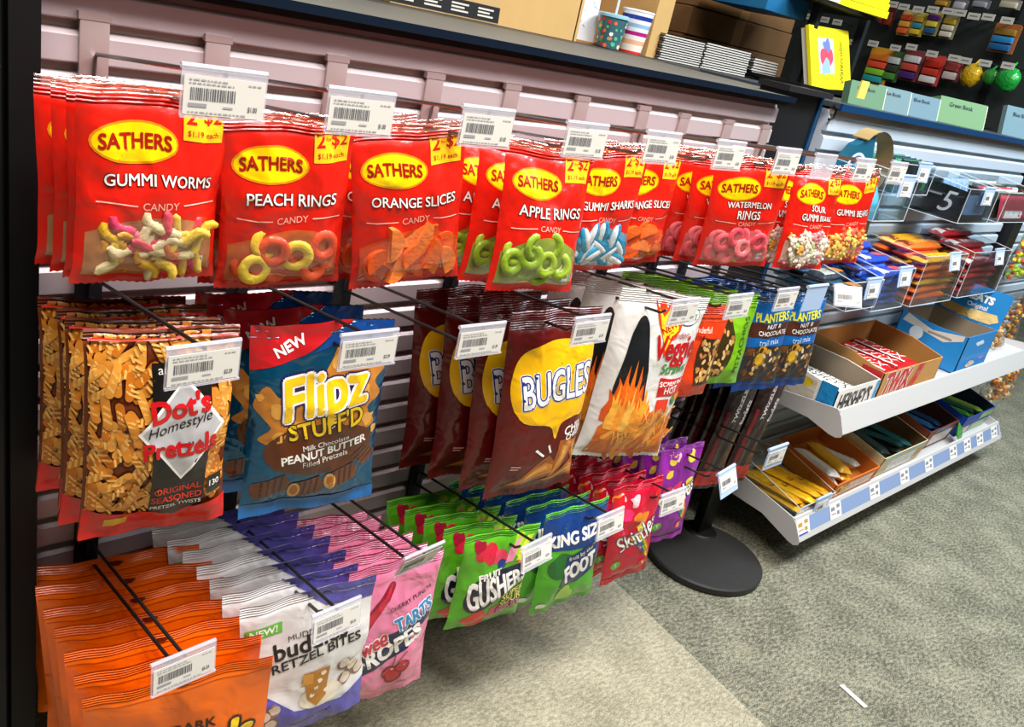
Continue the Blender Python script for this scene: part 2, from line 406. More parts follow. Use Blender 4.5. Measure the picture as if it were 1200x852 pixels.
MB().box((.10, -.022, 1.107), (1.742, .075, 1.118), M('5f5d55', .55, 0, 0, 0, 60, .15, 30)).box((.10, .075, 1.107), (1.96, .558, 1.118), M('5f5d55', .55, 0, 0, 0, 60, .15, 30)).build('top_board', lg)
MB().box((.10, -.026, 1.1075), (1.742, -.022, 1.1185), BLUEE).build('edge_trim', lg)
MB().box((.10, -.014, 1.0985), (1.73, .008, 1.107), BLK).build('support_rail', lg)
MB().box((.10, .52, .02), (1.94, .55, 1.107), M('3a3936', .7)).build('back_panel', lg)
lg2 = thing('counter_ledge', 'narrow counter top with bright blue edge above the right shelves', 'counter')
MB().box((1.965, -.012, 1.112), (3.6, .39, 1.124), M('3a4048', .55)).build('top_board', lg2)
MB().box((1.965, -.018, 1.109), (3.6, -.012, 1.1245), M('0d4170', .3, .3, .4)).build('edge_trim', lg2)
MB().box((1.965, -.002, 1.098), (3.49, .011, 1.109), M('8f8078', .5)).build('support_rail', lg2)
MB().box((1.965, .36, .02), (3.6, .39, 1.112), M('3a3936', .7)).build('back_panel', lg2)
up = thing('upright_post', 'black post with blue corner strip standing between the two slatwalls', 'post')
MB().box((1.745, .02, .0), (1.925, .07, 1.135), BLK).build('column', up)
MB().box((1.925, .016, .0), (1.937, .03, 1.135), M('12456e', .35, .3)).build('corner_strip', up)
MB().box((1.74, -.004, 1.128), (1.935, .075, 1.14), M('26262a', .4, .2)).build('cap', up)
MB().tube([(1.955, .0, 1.118), (1.968, -.004, 1.108), (1.965, -.006, 1.09), (1.952, -.002, 1.085)], .003, M('1a1a1a', .4, .5)).build('cable_clip', up)
db = MB(); db.lathe([(.146, 0), (.15, .004), (.15, .017), (.146, .021), (.02, .0225)], M('2b2b2a', .5, .1, 0, .08, 60), 48); db.lathe([(.044, .0222), (.04, .026), (.012, .027)], BLK, 24, (.082, .071, 0))
ds = thing('display_stand', 'round black floor base with short black pole under the licorice', 'stand', (1.80, -.14, 0)); db.build('base_plate', ds)
MB().box((.052, .058, .022), (.112, .084, .34), M('0a0a0b', .4, .2), .003).build('pole', ds)

# ------------------------------------------------------------------ colours
RED = 'dd1c0c'; WHITE = ink('f4f2ec'); BLACK = ink('141212'); YEL = ink('ffd500'); BROWN = ink('5a1a10')

# ------------------------------------------------------------------ hooks with price labels
WIRE = M('8d8a88', .32, .85); WIRED = M('4a4744', .35, .8); PAP = M('dad7cf', .6); PINK = M('b9a4a2', .4, .5); DPL = M('26242a', .45, .4)
LBL = {}
def label_mesh(price, wd=.071, ht=.031):
    k = (price, wd)
    if k in LBL: return LBL[k]
    mb = MB(); mb.box((-wd/2, -.0006, -ht), (wd/2, 0, 0), PAP); rl = random.Random(hash(price) % 99 if 0 else len(price)+int(sum(map(ord, price))))
    INK = M('5c5c62', .6); GREY = M('a3a3a6', .6); y = -.0009
    def q(x0, x1, z0, z1, m): mb.add([(x0, y, z0), (x1, y, z0), (x1, y, z1), (x0, y, z1)], [(0, 1, 2, 3)], m)
    x = -wd*.42
    while x < wd*.12:
        t = rl.choice((.0006, .0009, .0013)); q(x, x+t, -ht*.62, -ht*.3, INK); x += t+rl.choice((.0006, .001))
    for zz, a, b in ((-.1, -.44, .02), (-.19, -.44, .1), (-.12, .28, .44), (-.93, -.44, .28)): 
        xx = wd*a
        while xx < wd*b: t = rl.uniform(.0015, .005); q(xx, min(xx+t, wd*b), ht*zz-.0007, ht*zz+.0005, GREY); xx += t+.0012
    q(-wd*.44, -wd*.22, -ht*.8, -ht*.7, M('97979b', .6)); q(-wd*.02, wd*.1, -ht*.79, -ht*.74, GREY)
    V, F, W, H = text2(price, .02); s = wd*.12/W
    mb.add([(wd*.35+a*s, y, -ht*.76+b*s*1.5) for a, b in V], F, INK)
    o = mb.build('price_label', smooth=0); LBL[k] = o.data; bpy.data.objects.remove(o); return LBL[k]
hold = MB(); hold.box((-.0375, 0, -.037), (.0375, .0012, .002), HOLD); hold.tube([(-.0375, .002, .002), (.0375, .002, .002)], .0026, HOLD); hold.box((-.0375, -.002, -.0385), (.0375, .001, -.0365), HOLD)
ho = hold.build('label_holder', smooth=40); HOLDER = ho.data; bpy.data.objects.remove(ho)
hold = MB(); hold.box((-.039, 0, -.046), (.039, .0014, .003), BLUEHOLD); hold.tube([(-.039, .002, .003), (.039, .002, .003)], .0035, BLUEHOLD)
ho = hold.build('label_holder', smooth=40); HOLDERB = ho.data; bpy.data.objects.remove(ho)
def hook(x, tip, desc, price='$1.00', plate=PINK, wire=WIRE, length=.30, tilt=0, yaw=0, dxl=0, dz=.028, empty=False, pw=.03, ph=.088, px0=None, blue=False, wy=0):
    """a scan hook: plate on the slats, lower prong for the goods, upper arm for the label; tip = height of the arm's end"""
    zb = tip-.117*length; xb = x if px0 is None else px0
    r = thing('scan_hook', desc, 'display hook', (xb, wy, zb), 'wire scan hooks on the slatwall'); d = x-xb
    MB().box((-pw/2, -.004, -.055), (pw/2, 0, ph-.055), plate, .001).box((-pw/2-.0015, -.0045, ph-.056), (pw/2+.0015, .003, ph-.048), plate).build('back_plate', r)
    MB().tube([(0, -.004, -dz), (d*.5, -length*.45, -dz+.0527*length), (d*.9, -length*.87, -dz+.102*length), (d, -length*.90, -dz+.102*length+.008)], .0023, wire).build('prong', r)
    MB().tube([(0, -.004, -dz), (0, -.007, -.004), (0, -.012, 0), (d, -length, .117*length)], .0022, wire).build('label_arm', r)
    h = bpy.data.objects.new('label_holder', HOLDERB if blue else HOLDER); COL.objects.link(h); h.parent = r; h.location = (d+dxl, -length-.001, .117*length+.002); h.rotation_euler = (R(tilt), 0, R(yaw))
    if not empty:
        p = bpy.data.objects.new('price_label', label_mesh(price)); COL.objects.link(p); p.parent = h; p.location = (0, -.0006, -.0045)
    return r
# ------------------------------------------------------------------ metal shelves at right
SHM = M('c9c8c6', .42, .25); SHP = M('b9c6dc', .4, .1)
def planar(o, ax, up):           # print on a flat face: origin, in-plane axes; offset along -normal given by ax x up
    o, ax, up = Vector(o), Vector(ax).normalized(), Vector(up).normalized(); n = up.cross(ax)
    return lambda a, b, k: o+ax*a+up*b-n*k
X0, X1 = 1.963, 3.488
sb = thing('metal_shelf', 'upper grey metal shelf with open candy cartons and plain front lip', 'shelf', (0, 0, 0))
MB().prism([(0, .424), (-.262, .424), (-.262, .434), (0, .434)], X0, X1, SHM).build('deck', sb)
MB().prism([(-.258, .42), (-.29, .404), (-.293, .408), (-.268, .462), (-.262, .462)], X0, X1, SHM).build('front_lip', sb, smooth=0)
for x in (X0, X1-.004): MB().prism([(0, .445), (-.1, .443), (-.262, .464), (-.274, .452), (-.294, .412), (-.292, .402), (-.282, .396), (-.264, .396), (-.2, .410), (-.12, .408), (-.01, .35), (0, .35)], x-.002, x+.002, SHM).build('side_bracket', sb, smooth=0)
sc_ = thing('metal_shelf', 'lowest grey metal shelf with bluish price strip above the carpet', 'shelf', (0, 0, 0))
MB().prism([(0, .165), (-.255, .114), (-.255, .122), (0, .173)], X0, X1, SHM).build('deck', sc_, smooth=0)
MB().prism([(-.252, .112), (-.288, .092), (-.291, .096), (-.262, .153), (-.256, .153)], X0, X1, SHM).build('front_lip', sc_, smooth=0)
for x in (X0, X1-.004): MB().prism([(0, .2), (-.068, .188), (-.256, .153), (-.268, .143), (-.293, .104), (-.292, .092), (-.282, .086), (-.266, .088), (-.176, .118), (-.06, .122), (0, .10)], x-.002, x+.002, SHM).build('side_bracket', sc_, smooth=0)
st = Vector((-.262+.0, 0, 0))
lipd = Vector((0, -.0275, -.0555)).normalized(); lipn = Vector((0, -.0555, .0275)).normalized()
strip = planar(Vector((X0, -.2625, .1525))+lipn*.0006, (1, 0, 0), -lipd)
mb = MB(); mb.add([strip(a, b, 0) for a, b in ((0.02, -.047), (X1-X0-.01, -.047), (X1-X0-.01, -.008), (.02, -.008))], [(0, 1, 2, 3)], M('7d92b6', .35, 0, .3)); mb.build('price_strip', sc_, smooth=0)
for k, (u, v) in enumerate(((942, 612), (980, 593), (1024, 575), (1058, 560), (1087, 545), (1115, 532), (1131, 525), (1146, 517), (1162, 510))):
    x = at_y(u, v, -.273).x-X0; mb = MB(); mb.add([strip(x+a, b, .0008) for a, b in ((-.032, -.048), (.032, -.048), (.032, -.006), (-.032, -.006))], [(0, 1, 2, 3)], PAP)
    for (a0, a1, b0, b1) in ((-.026, -.005, -.026, -.016), (-.026, .0, -.036, -.033), (.006, .024, -.022, -.012), (.006, .02, -.04, -.03)):
        mb.add([strip(x+a, b, .0012) for a, b in ((a0, b0), (a1, b0), (a1, b1), (a0, b1))], [(0, 1, 2, 3)], M('7c7c84', .6) if k else M('b08a3a', .6))
    if k == 0: mb.add([strip(x+a, b, .0012) for a, b in ((-.03, -.048), (.02, -.048), (.02, -.044), (-.03, -.044))], [(0, 1, 2, 3)], M('2a4aa8', .5))
    mb.build('price_label', sc_, smooth=0)

def carton(name, label, x0, x1, yf, yb, z0, h, outer, inner, hf=None, tilt=0, front=None, left=None, lip=None, cat='carton', hs=None):
    """open topped display carton; hf = height of its front"""
    hf = hf or h; hs = hs or h; r = thing(name, label, cat, ((x0+x1)/2, yf, z0), rot=(R(tilt), 0, 0)); w = x1-x0; d = yb-yf; t = .0025; mb = MB(); a = -w/2
    mb.box((a, 0, 0), (-a, d, t), inner)
    def wall(P, n):           # two skins
        mb.prism
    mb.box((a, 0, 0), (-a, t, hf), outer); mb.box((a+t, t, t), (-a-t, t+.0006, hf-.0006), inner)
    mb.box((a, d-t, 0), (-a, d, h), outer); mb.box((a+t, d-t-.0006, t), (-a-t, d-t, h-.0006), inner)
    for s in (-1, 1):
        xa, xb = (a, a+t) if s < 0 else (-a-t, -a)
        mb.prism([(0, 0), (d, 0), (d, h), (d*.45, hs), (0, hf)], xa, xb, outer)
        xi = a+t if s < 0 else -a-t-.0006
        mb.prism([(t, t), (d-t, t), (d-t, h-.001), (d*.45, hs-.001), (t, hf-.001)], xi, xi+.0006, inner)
    if front: sheet(mb, front, w, hf, planar((a, -.0002, 0), (1, 0, 0), (0, 0, 1)), .0003, .0003)
    if left: sheet(mb, left, d, h, planar((a-.0002, d, 0), (0, -1, 0), (0, 0, 1)), .0003, .0003)
    mb.build('carton', r, smooth=0)
    return r
PACKS = {}
def pack(name, label, group, loc, rot, l, wd, t, main, deco=(), key=None, cat='candy bar'):
    """wrapped bar: flat pillow with crimped ends along x, print on top and front"""
    k = key or (l, wd, t, main)
    if k not in PACKS:
        mb = MB(); nu, nv = 14, 8; m = film(main)
        def S(u, v, sd):
            e = min(1, min(u, 1-u)/.09); e = max(0, (e-.35)/.65)**.5; q = (1-abs(2*v-1)**4)**.5
            return Vector(((u-.5)*l, (v-.5)*wd*(1-.06*e), sd*t*.5*e*q+.0008*sd*math.sin(u*40+v*9)*e))
        for sd in (1, -1):
            V = [S(i/nu, j/nv, sd) for j in range(nv+1) for i in range(nu+1)]
            mb.add(V, [(j*(nu+1)+i, j*(nu+1)+i+1, (j+1)*(nu+1)+i+1, (j+1)*(nu+1)+i)[::sd] for j in range(nv) for i in range(nu)], m)
        for li, d in enumerate(deco):
            V, F = shape2(d, l, wd); V, F = cut2(V, F, l/14)
            mb.add([S(a/l, b/wd, 1)+Vector((0, 0, .0004+.0002*li)) for a, b in V], F, dmat(d))
        o = mb.build('bar', smooth=60); PACKS[k] = o.data; bpy.data.objects.remove(o)
    o = bpy.data.objects.new(name, PACKS[k]); COL.objects.link(o); o.location = loc; o.rotation_euler = [R(a) for a in rot]
    tag(o, label, cat, group); return o
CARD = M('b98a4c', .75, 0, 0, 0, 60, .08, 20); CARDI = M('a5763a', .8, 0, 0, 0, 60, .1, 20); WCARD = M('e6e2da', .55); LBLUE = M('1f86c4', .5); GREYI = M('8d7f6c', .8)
zB = .4345
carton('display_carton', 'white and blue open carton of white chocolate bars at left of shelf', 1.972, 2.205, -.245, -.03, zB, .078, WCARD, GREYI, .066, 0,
       [[('R', .93, .02, 1, .99, ink('2a9ad0'))], [('T', "HERSHEY'S", .47, .45, .74, ink('2a1c16'), {'bold': .03, 'hs': 1.9}), ('R', .62, .1, .9, .2, ink('c8c2b8'))]],
       [[('R', .06, .12, .74, .85, ink('c9c3b2')), ('R', .78, .04, .99, .96, ink('1f86c4')), ('O', .25, .75, .07, .05, ink('e0c020')), ('O', .62, .7, .07, .05, ink('e0c020'))]])
hd = [('T', "HERSHEY'S", .5, .5, .78, ink('2a1c16'), {'bold': .03, 'hs': 1.4})]
for i in range(8):
    pack('chocolate_bar', 'white wrapped chocolate bar, %s in the white carton' % ('lowest left', 'lowest middle', 'lowest right', 'left of second layer', 'middle of second layer', 'right of second layer', 'left on top', 'middle on top')[i], 'white chocolate bars in the carton',
         (2.02+.06*(i % 3)+.006*(i//3), -.137, zB+.012+.013*(i//3)), (0, 0, -90 if i % 2 else 90), .20, .056, .013, 'eeeae2', hd)
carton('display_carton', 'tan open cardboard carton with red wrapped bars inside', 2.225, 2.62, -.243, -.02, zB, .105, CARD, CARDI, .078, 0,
       [[('P', [(.48, .02), (.58, .02), (.68, .98), (.58, .98)], ink('c01f24')), ('T', 'TWIX', .27, .55, .40, ink('f0e8da'), {'bold': .13, 'shear': .2, 'hs': 1.4})], [('T', 'TWIX', .27, .55, .40, ink('c01f24'), {'bold': .06, 'shear': .2, 'hs': 1.4})]],
       [[('P', [(.02, .02), (.35, .02), (.4, .6), (.02, .7)], CARD), ('R', .72, .05, .98, .75, ink('b81c20'))]], hs=.10)
td = [('R', .08, .06, .92, .94, ink('c4131b')), ('T', 'TWIX', .5, .5, .66, ink('f4efe6'), {'shear': .2}), ('T', 'TWIX', .5, .5, .60, ink('d8161e'), {'shear': .2}), ('R', .1, .06, .9, .14, ink('e8dfd0'))]
td[1:3] = [('T', 'TWIX', .48, .5, .70, ink('f4efe6'), {'hs': 1.25})]
for i in range(9):
    pack('chocolate_bar', 'red and white wrapped bar, %s in the tan carton' % ('lowest left', 'lowest middle', 'lowest right', 'left of second layer', 'middle of second layer', 'right of second layer', 'left on top', 'middle on top', 'right on top')[i], 'red wrapped bars in the tan carton',
         (2.345+.078*(i % 3)+.008*(i//3), -.128+.008*(i % 3), zB+.016+.017*(i//3)), (0, 0, -90+4*((i*5) % 3-1)), .195, .072, .016, 'a81018', td)
RB = M('1b7fc2', .45, 0, .2)
rk = carton('display_carton', 'bright blue open carton with printed raised lid flap', 2.78, 3.035, -.243, -.03, zB, .13, RB, GREYI, .122, 0,
       [[('P', blob(.5, .75, .16, 10, .3, .5), ink('cfe0ee')), ('P', blob(.45, .2, .18, 10, .3, .4), ink('e0c49a')), ('P', blob(.75, .3, .1, 9, .3, .4), ink('a878b8'))]],
       [[('P', [(.05, .78), (.7, .62), (.95, .80), (.95, .93), (.5, .80), (.1, .98)], ink('cfc9bf'))], [('R', .45, .70, .8, .76, ink('8f8a84')), ('O', .3, .6, .1, .1, ink('dfe8f0'))]], hs=.12)
mb = MB(); FL = Matrix.Translation((.1275, 0, .122)) @ Matrix.Rotation(R(12), 4, 'Y'); mb.box((0, 0, 0), (.003, .213, .115), RB, 0, FL)
sheet(mb, [[('T', 'Original', .58, .42, .3, WHITE, {'bold': .02}), ('T', 'TREATS', .52, .68, .5, WHITE, {'bold': .06}), ('P', [(.05, .35), (.3, .3), (.5, .28), (.6, .08), (.4, .03), (.1, .1)], ink('b8924c')), ('P', [(.52, .32), (.9, .36), (.96, .2), (.85, .06), (.55, .04), (.48, .18)], ink('e3c684'))]], .213, .115, planar(FL @ Vector((-.0003, .213, 0)), (0, -1, 0), FL.to_3x3() @ Vector((0, 0, 1))), .0004, .0003)
mb.build('lid_flap', rk, smooth=0)
# ---- lower shelf cartons (the deck slopes down to the front)
def zC(y): return .123-.196*(y+.255)*-1 if 0 else .1225+.2*(y+.255)
TL = 11.3
def C(name, label, x0, x1, yf, d, h, *a, **k): return carton(name, label, x0, x1, yf, yf+d, zC(yf)+.001, h, *a, tilt=TL, **k)
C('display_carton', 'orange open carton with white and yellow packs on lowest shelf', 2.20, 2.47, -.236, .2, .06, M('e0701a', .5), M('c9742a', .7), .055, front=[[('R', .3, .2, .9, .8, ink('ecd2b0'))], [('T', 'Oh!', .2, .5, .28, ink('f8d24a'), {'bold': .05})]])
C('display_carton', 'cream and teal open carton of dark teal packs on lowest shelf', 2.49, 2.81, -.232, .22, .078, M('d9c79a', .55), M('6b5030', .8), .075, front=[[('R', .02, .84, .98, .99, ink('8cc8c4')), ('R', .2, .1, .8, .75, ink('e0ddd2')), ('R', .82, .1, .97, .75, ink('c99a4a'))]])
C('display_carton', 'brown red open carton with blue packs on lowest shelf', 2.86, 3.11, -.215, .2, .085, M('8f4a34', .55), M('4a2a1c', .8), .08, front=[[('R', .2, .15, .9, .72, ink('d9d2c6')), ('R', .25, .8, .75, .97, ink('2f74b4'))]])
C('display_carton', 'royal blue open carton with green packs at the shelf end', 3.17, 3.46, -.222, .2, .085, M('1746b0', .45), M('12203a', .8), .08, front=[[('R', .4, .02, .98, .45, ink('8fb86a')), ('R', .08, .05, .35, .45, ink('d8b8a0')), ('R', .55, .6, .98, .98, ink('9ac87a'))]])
def fill(n, name, desc, grp, x0, x1, y0, y1, z, cols, l, wd, t, seed, rots=(80, 100), deco=(), lay=4):
    rr = random.Random(seed); words = ('lowest', 'second', 'third', 'fourth', 'fifth', 'sixth', 'seventh', 'eighth', 'topmost')
    for i in range(n):
        fx = (i % lay+.5)/lay; x = x0+(x1-x0)*fx; L = i//lay; y = (y0+y1)/2+rr.uniform(-.012, .012); c = cols[i % len(cols)]
        side = ('leftmost', 'left of middle', 'right of middle', 'rightmost', 'far right')[min(4, i % lay)]
        pack(name, '%s, %s in %s layer' % (desc, side, ('bottom', 'second', 'third', 'top')[min(3, L)]), grp, (x, y, z(y)+t*.55+t*.85*L), (TL if z is zC2 else 0, rr.uniform(-5, 5), rr.uniform(*rots)), l, wd, t, c, deco, key=(name, c, l))
def zC2(y): return zC(y)+.004
YD = [('R', .1, .1, .9, .9, ink('e0aa10')), ('R', .42, .1, .5, .9, ink('3a2410'))]
# acrylic tray with yellow bars at the shelf's left end
def tray(label, x0, x1, yf, yb, z0, hf, hb, tilt=0, price='$1.00', lab=True, ang=-8):
    r = thing('acrylic_tray', label, 'tray', ((x0+x1)/2, yf, z0), 'clear acrylic candy trays', rot=(R(tilt), 0, 0)); w = x1-x0; d = yb-yf; t = .003; a = -w/2; E = frost('e4eaf0', .55)
    mb = MB(); mb.box((a, 0, 0), (-a, d, t), TRAYC); mb.box((a, 0, t), (-a, t, hf), TRAYC)
    for xa in (a, -a-t): mb.prism([(t, t), (d, t), (d, hb), (t, hf)], xa, xa+t, TRAYC)
    mb.box((a, d-t, t), (-a, d, hb), TRAYC); mb.build('tray_body', r, smooth=0)
    mb = MB()
    for s in (-1, 1):
        x = s*(w/2); mb.tube([(x, 0, 0), (x, 0, hf), (x, d, hb)], .0011, E, 6); mb.tube([(x, 0, 0), (x, d, 0)], .0011, E, 6)
    mb.tube([(a, 0, 0), (-a, 0, 0)], .0011, E, 6); mb.tube([(a, 0, hf), (-a, 0, hf)], .0011, E, 6); mb.build('tray_rim', r)
    if lab:
        h = bpy.data.objects.new('label_holder', HOLDERB); COL.objects.link(h); h.parent = r; h.location = (w*.12, -.003, hf+.004); h.rotation_euler = (R(ang), 0, 0)
        p = bpy.data.objects.new('price_label', label_mesh(price, .055, .034)); COL.objects.link(p); p.parent = h; p.location = (0, -.0006, -.010)
    return r
yt = -.25
tray('clear acrylic tray of yellow bars on the lowest shelf', 1.975, 2.165, yt, -.04, zC(yt)+.001, .055, .07, TL, ang=-12)
fill(8, 'candy_bar', 'yellow wrapped candy bar', 'yellow bars in the lowest tray', 1.985, 2.155, -.25, -.06, zC2, ('d9a010', 'c98f14', 'e4b424'), .19, .042, .018, 3, (82, 98), YD)
fill(5, 'candy_pack', 'white and yellow pack in orange carton', 'packs in the orange carton', 2.22, 2.45, -.22, -.06, zC2, ('e8e4da', 'f0b020', 'e0dcd2'), .15, .055, .026, 4, (60, 110), (), 3)
fill(8, 'candy_pack', 'dark teal pack in cream carton', 'dark teal packs', 2.52, 2.79, -.2, -.06, zC2, ('14504f', '1c6a70', '3a4a48'), .16, .06, .02, 5, (70, 110))
fill(6, 'candy_pack', 'blue pack in brown red carton', 'blue packs in brown carton', 2.89, 3.09, -.2, -.05, zC2, ('1d5c9a', '2a7ab8', '16406e'), .15, .06, .022, 6, (70, 110), (), 3)
fill(8, 'candy_pack', 'green pack in royal blue carton', 'green packs in blue carton', 3.19, 3.44, -.2, -.05, zC2, ('2c7a34', '3a9a3c', '1f5a3a', '8ab84a'), .16, .055, .022, 7, (75, 105))
o = pack('candy_pack', 'small green pack leaning on the carton front', 'loose green pack', (3.12, -.243, zC(-.243)+.045), (68, 28, 0), .07, .06, .012, '3f8a3a')
# ---- acrylic trays hanging on the slats
tray('clear acrylic tray with dark teal packs below the blank label', 1.945, 2.10, -.20, -.01, .690, .07, .10)
tray('clear acrylic tray of royal blue packs', 2.115, 2.30, -.19, -.01, .672, .105, .12, ang=-12)
tray('clear acrylic tray stacked with orange and yellow packs', 2.37, 2.66, -.185, -.01, .664, .14, .15, ang=-16)
tray('clear acrylic tray of dark red wafer packs', 2.725, 3.06, -.18, -.01, .664, .14, .16, ang=-16)
def stack(name, desc, grp, where, x0, x1, ys, z0, nl, cols, l, wd, t, deco, key, rot=0, rl=0, sp=1.0):
    for ri, y in enumerate(ys):
        for k in range(nl[ri]):
            pack(name, '%s, %s of the %s stack %s' % (desc, ('bottom', 'second', 'third', 'fourth', 'fifth', 'sixth', 'topmost')[k] if k < nl[ri]-1 else 'topmost', ('front', 'middle', 'rear')[ri], where), grp, ((x0+x1)/2+.004*((k*7+ri*3) % 5-2), y, z0+t*.5*1.02+t*.9*k), (0, 0, rot+((k*5+ri) % 3-1)*1.5), l, wd, t, cols[(k+ri) % len(cols)], deco, key=(key, cols[(k+ri) % len(cols)]))
OD = [('R', .80, .04, .97, .96, ink('f2c81a')), ('R', .06, .1, .2, .9, ink('6a2a10')), ('T', "REESE'S", .5, .5, .4, ink('f8d020'), {'bold': .05})]
stack('candy_pack', 'orange and yellow candy pack', 'orange packs in the clear tray', 'in the tray', 2.38, 2.65, (-.15, -.095, -.045), .668, (6, 7, 7), ('e8581a', 'ea6a1c', 'd99a1c'), .25, .052, .023, OD, 'orp')
BD = [('R', .08, .1, .3, .9, ink('e8e4ec')), ('R', .6, .3, .9, .7, ink('c84a5a'))]
stack('candy_pack', 'royal blue candy pack', 'royal blue packs in tray', 'in the tray', 2.12, 2.295, (-.155, -.1, -.045), .676, (5, 6, 7), ('123fae', '1b50c4'), .165, .052, .02, BD, 'blp')
TD = [('R', .1, .1, .5, .9, ink('d8d2c4')), ('R', .6, .2, .9, .8, ink('d88a2a'))]
stack('candy_pack', 'dark teal candy pack', 'dark teal packs in tray', 'in the tray', 1.95, 2.09, (-.15, -.095, -.045), .694, (2, 3, 4), ('174a66', '1d2c38'), .135, .052, .02, TD, 'tlp')
KD = [('R', .3, .1, .8, .9, ink('8a1420')), ('T', 'KitKat', .55, .5, .36, WHITE, {'bold': .06, 'shear': .15}), ('R', .04, .15, .2, .85, ink('e8d8c8'))]
stack('candy_pack', 'red wafer bar pack', 'red packs in the clear tray', 'in the tray', 2.74, 3.05, (-.14, -.09, -.04), .668, (5, 7, 8), ('b01420', '7a1420', 'c81c28'), .27, .052, .022, KD, 'kkp')
# upper trays with gum
tray('clear acrylic tray holding a teal pack beside the bear bags', 1.957, 2.128, -.18, -.01, .900, .10, .11, ang=-4)
tray('clear acrylic tray of dark gum sleeves with green ends', 2.20, 2.42, -.10, -.005, .945, .075, .085, ang=-4)
tray('clear acrylic tray with black gum carton', 2.53, 2.76, -.165, -.01, .888, .095, .11, ang=-4)
tray('clear acrylic tray of red striped gum at far right', 2.85, 3.2, -.165, -.01, .890, .09, .11, lab=False)
g5 = carton('gum_carton', 'black gum carton with large silver numeral', 2.545, 2.745, -.155, -.015, .893, .085, M('121212', .35, 0, .3), M('1d1d1f', .6), .08, front=[[('R', .1, .2, .9, .9, ink('6f8fb8'))]], left=[[('T', '5', .70, .5, .30, ink('d0d2d6'), {'shear': .25, 'hs': 1.0}), ('R', .28, .62, .56, .68, ink('8f8f93')), ('R', .1, .35, .22, .62, ink('6a6460'))]])
for i in range(4):
    pack('gum_pack', 'blue silver gum pack, %s in the black carton' % ('leftmost', 'second from left', 'third from left', 'rightmost')[i], 'gum packs in the black carton', (2.575+.046*i, -.085, .955), (80, 0, 0), .042, .08, .016, '7d9cc4', [('P', [(.1, .1), (.9, .1), (.5, .9)], ink('a8c4e4'))], cat='gum')
for i in range(6):
    pack('gum_sleeve', '%s gum sleeve, %s in the clear tray' % ('black' if i % 2 else 'teal', ('frontmost', 'second', 'third', 'fourth', 'fifth', 'rearmost')[i]), 'gum sleeves in the tray', (2.31, -.09+.0155*i, .99), (90, 0, 0), .20, .08, .014, ('101416', '3c8a6a', '16181a', '1c5a66')[i % 4], [('R', .84, .05, .97, .95, ink('4ab85a'))], cat='gum')
for i in range(8):
    pack('gum_pack', '%s gum pack, %s at the far right' % (('red striped', 'dark speckled')[i % 2], ('frontmost', 'second', 'third', 'fourth', 'fifth', 'sixth', 'seventh', 'rearmost')[i]), 'gum packs at far right', (3.02, -.15+.018*i, .93+.002*i), (78, 0, 0), .32, .08, .018, ('b8404a', '3a3a34', '8a8a7c', 'd8d4d0')[i % 4], [('R', .1, .1, .6, .4, ink('e8e0dc'))], cat='gum')
pack('gum_pack', 'light teal bag lying in the leftmost upper tray', 'teal bag', (2.04, -.1, .945), (62, 0, 0), .13, .11, .03, '4fa8c0', [('O', .5, .5, .2, .2, ink('e4eef2')), ('O', .5, .5, .14, .14, ink('3a8aa8'))], cat='candy')
tb = thing('kraft_carton', 'teal carton with tan cardboard loop behind the bear bags', 'carton', (2.04, -.045, .945), rot=(0, 0, R(-8))); tb.scale = (1.35, 1, 1.3)
mb = MB(); mb.prism([(-.06, .01), (.0, -.012), (.06, .02), (.035, .098), (-.012, .075)], -.012, .012, M('17566e', .45), 'y'); sheet(mb, [[('O', .5, .42, .24, .24, ink('cfd8e4'))], [('O', .5, .42, .19, .19, ink('17466a'))], [('O', .5, .42, .09, .09, ink('4a8ab0'))]], .11, .09, planar((-.05, -.0122, .0), (1, 0, 0), (0, 0, 1))); mb.build('teal_panel', tb, smooth=0)
P = [(.035+.055*math.cos(PI*.75-i*PI*1.05/14)+.01, .045+.062*math.sin(PI*.75-i*PI*1.05/14)) for i in range(15)]; P += [(P[-1][0]+.02, -.03), (P[-1][0]+.03, -.09)]
mb = MB(); V = [(x, y, z) for y in (-.022, .022) for x, z in P]; n = len(P); mb.add(V, [(i, i+1, n+i+1, n+i) for i in range(n-1)], M('a08a5c', .6)); V = [(x*.97, y, z-.0015) for y in (-.022, .022) for x, z in P]; mb.add(V, [(i, n+i, n+i+1, i+1) for i in range(n-1)], M('8a7448', .7)); mb.build('tan_loop', tb)
# ---- clear bags of candy beyond the right shelves
sl3 = slats('slatwall_panel', 'slatwall panel beyond the right shelves with clear bags', 3.62, 4.15, .16, ALU2, GRV2)
tag(MB().box((3.51, -.03, 0), (3.6, .05, 1.10), BLK).build('upright_post'), 'black upright at the right end of the shelves', 'post')
def nutbag(label, x, y, z0, w, h, cols, seed, dep=.09):
    rr = random.Random(seed); r = thing('clear_candy_bag', label, 'candy bag', (x, y, z0), 'clear bags of loose candy')
    b = Bag(w, h, dep, clear('ffffff', .1, .1), 'stand', vb=0, vt=.95, seed=seed); mb = MB(); b.body(mb, 14, 16); mb.build('bag_film', r, smooth=60)
    mb = MB()
    for i in range(90):
        u, v = rr.uniform(.08, .92), rr.uniform(.04, .78); g = b.t*.5*b.g(v)*(1-abs(2*u-1)**3)*.8
        mb.ell(((u-.5)*w, rr.uniform(-g, g*.3), v*h), (.011, .009, .009), M(cols[rr.randrange(len(cols))], .5), 7, 5, None, .25)
    o = mb.build('loose_candy', r); o['kind'] = 'stuff'; return r
NC = ('b8742a', 'd89a3c', '8a5220', 'e0b870', 'c98630')
nutbag('clear bag of amber candies standing past the lowest shelf', 3.72, -.16, .155, .34, .2, ('c06a14', 'e08a1c', 'a85a18', 'f0b040', 'e8d0a0'), 1)
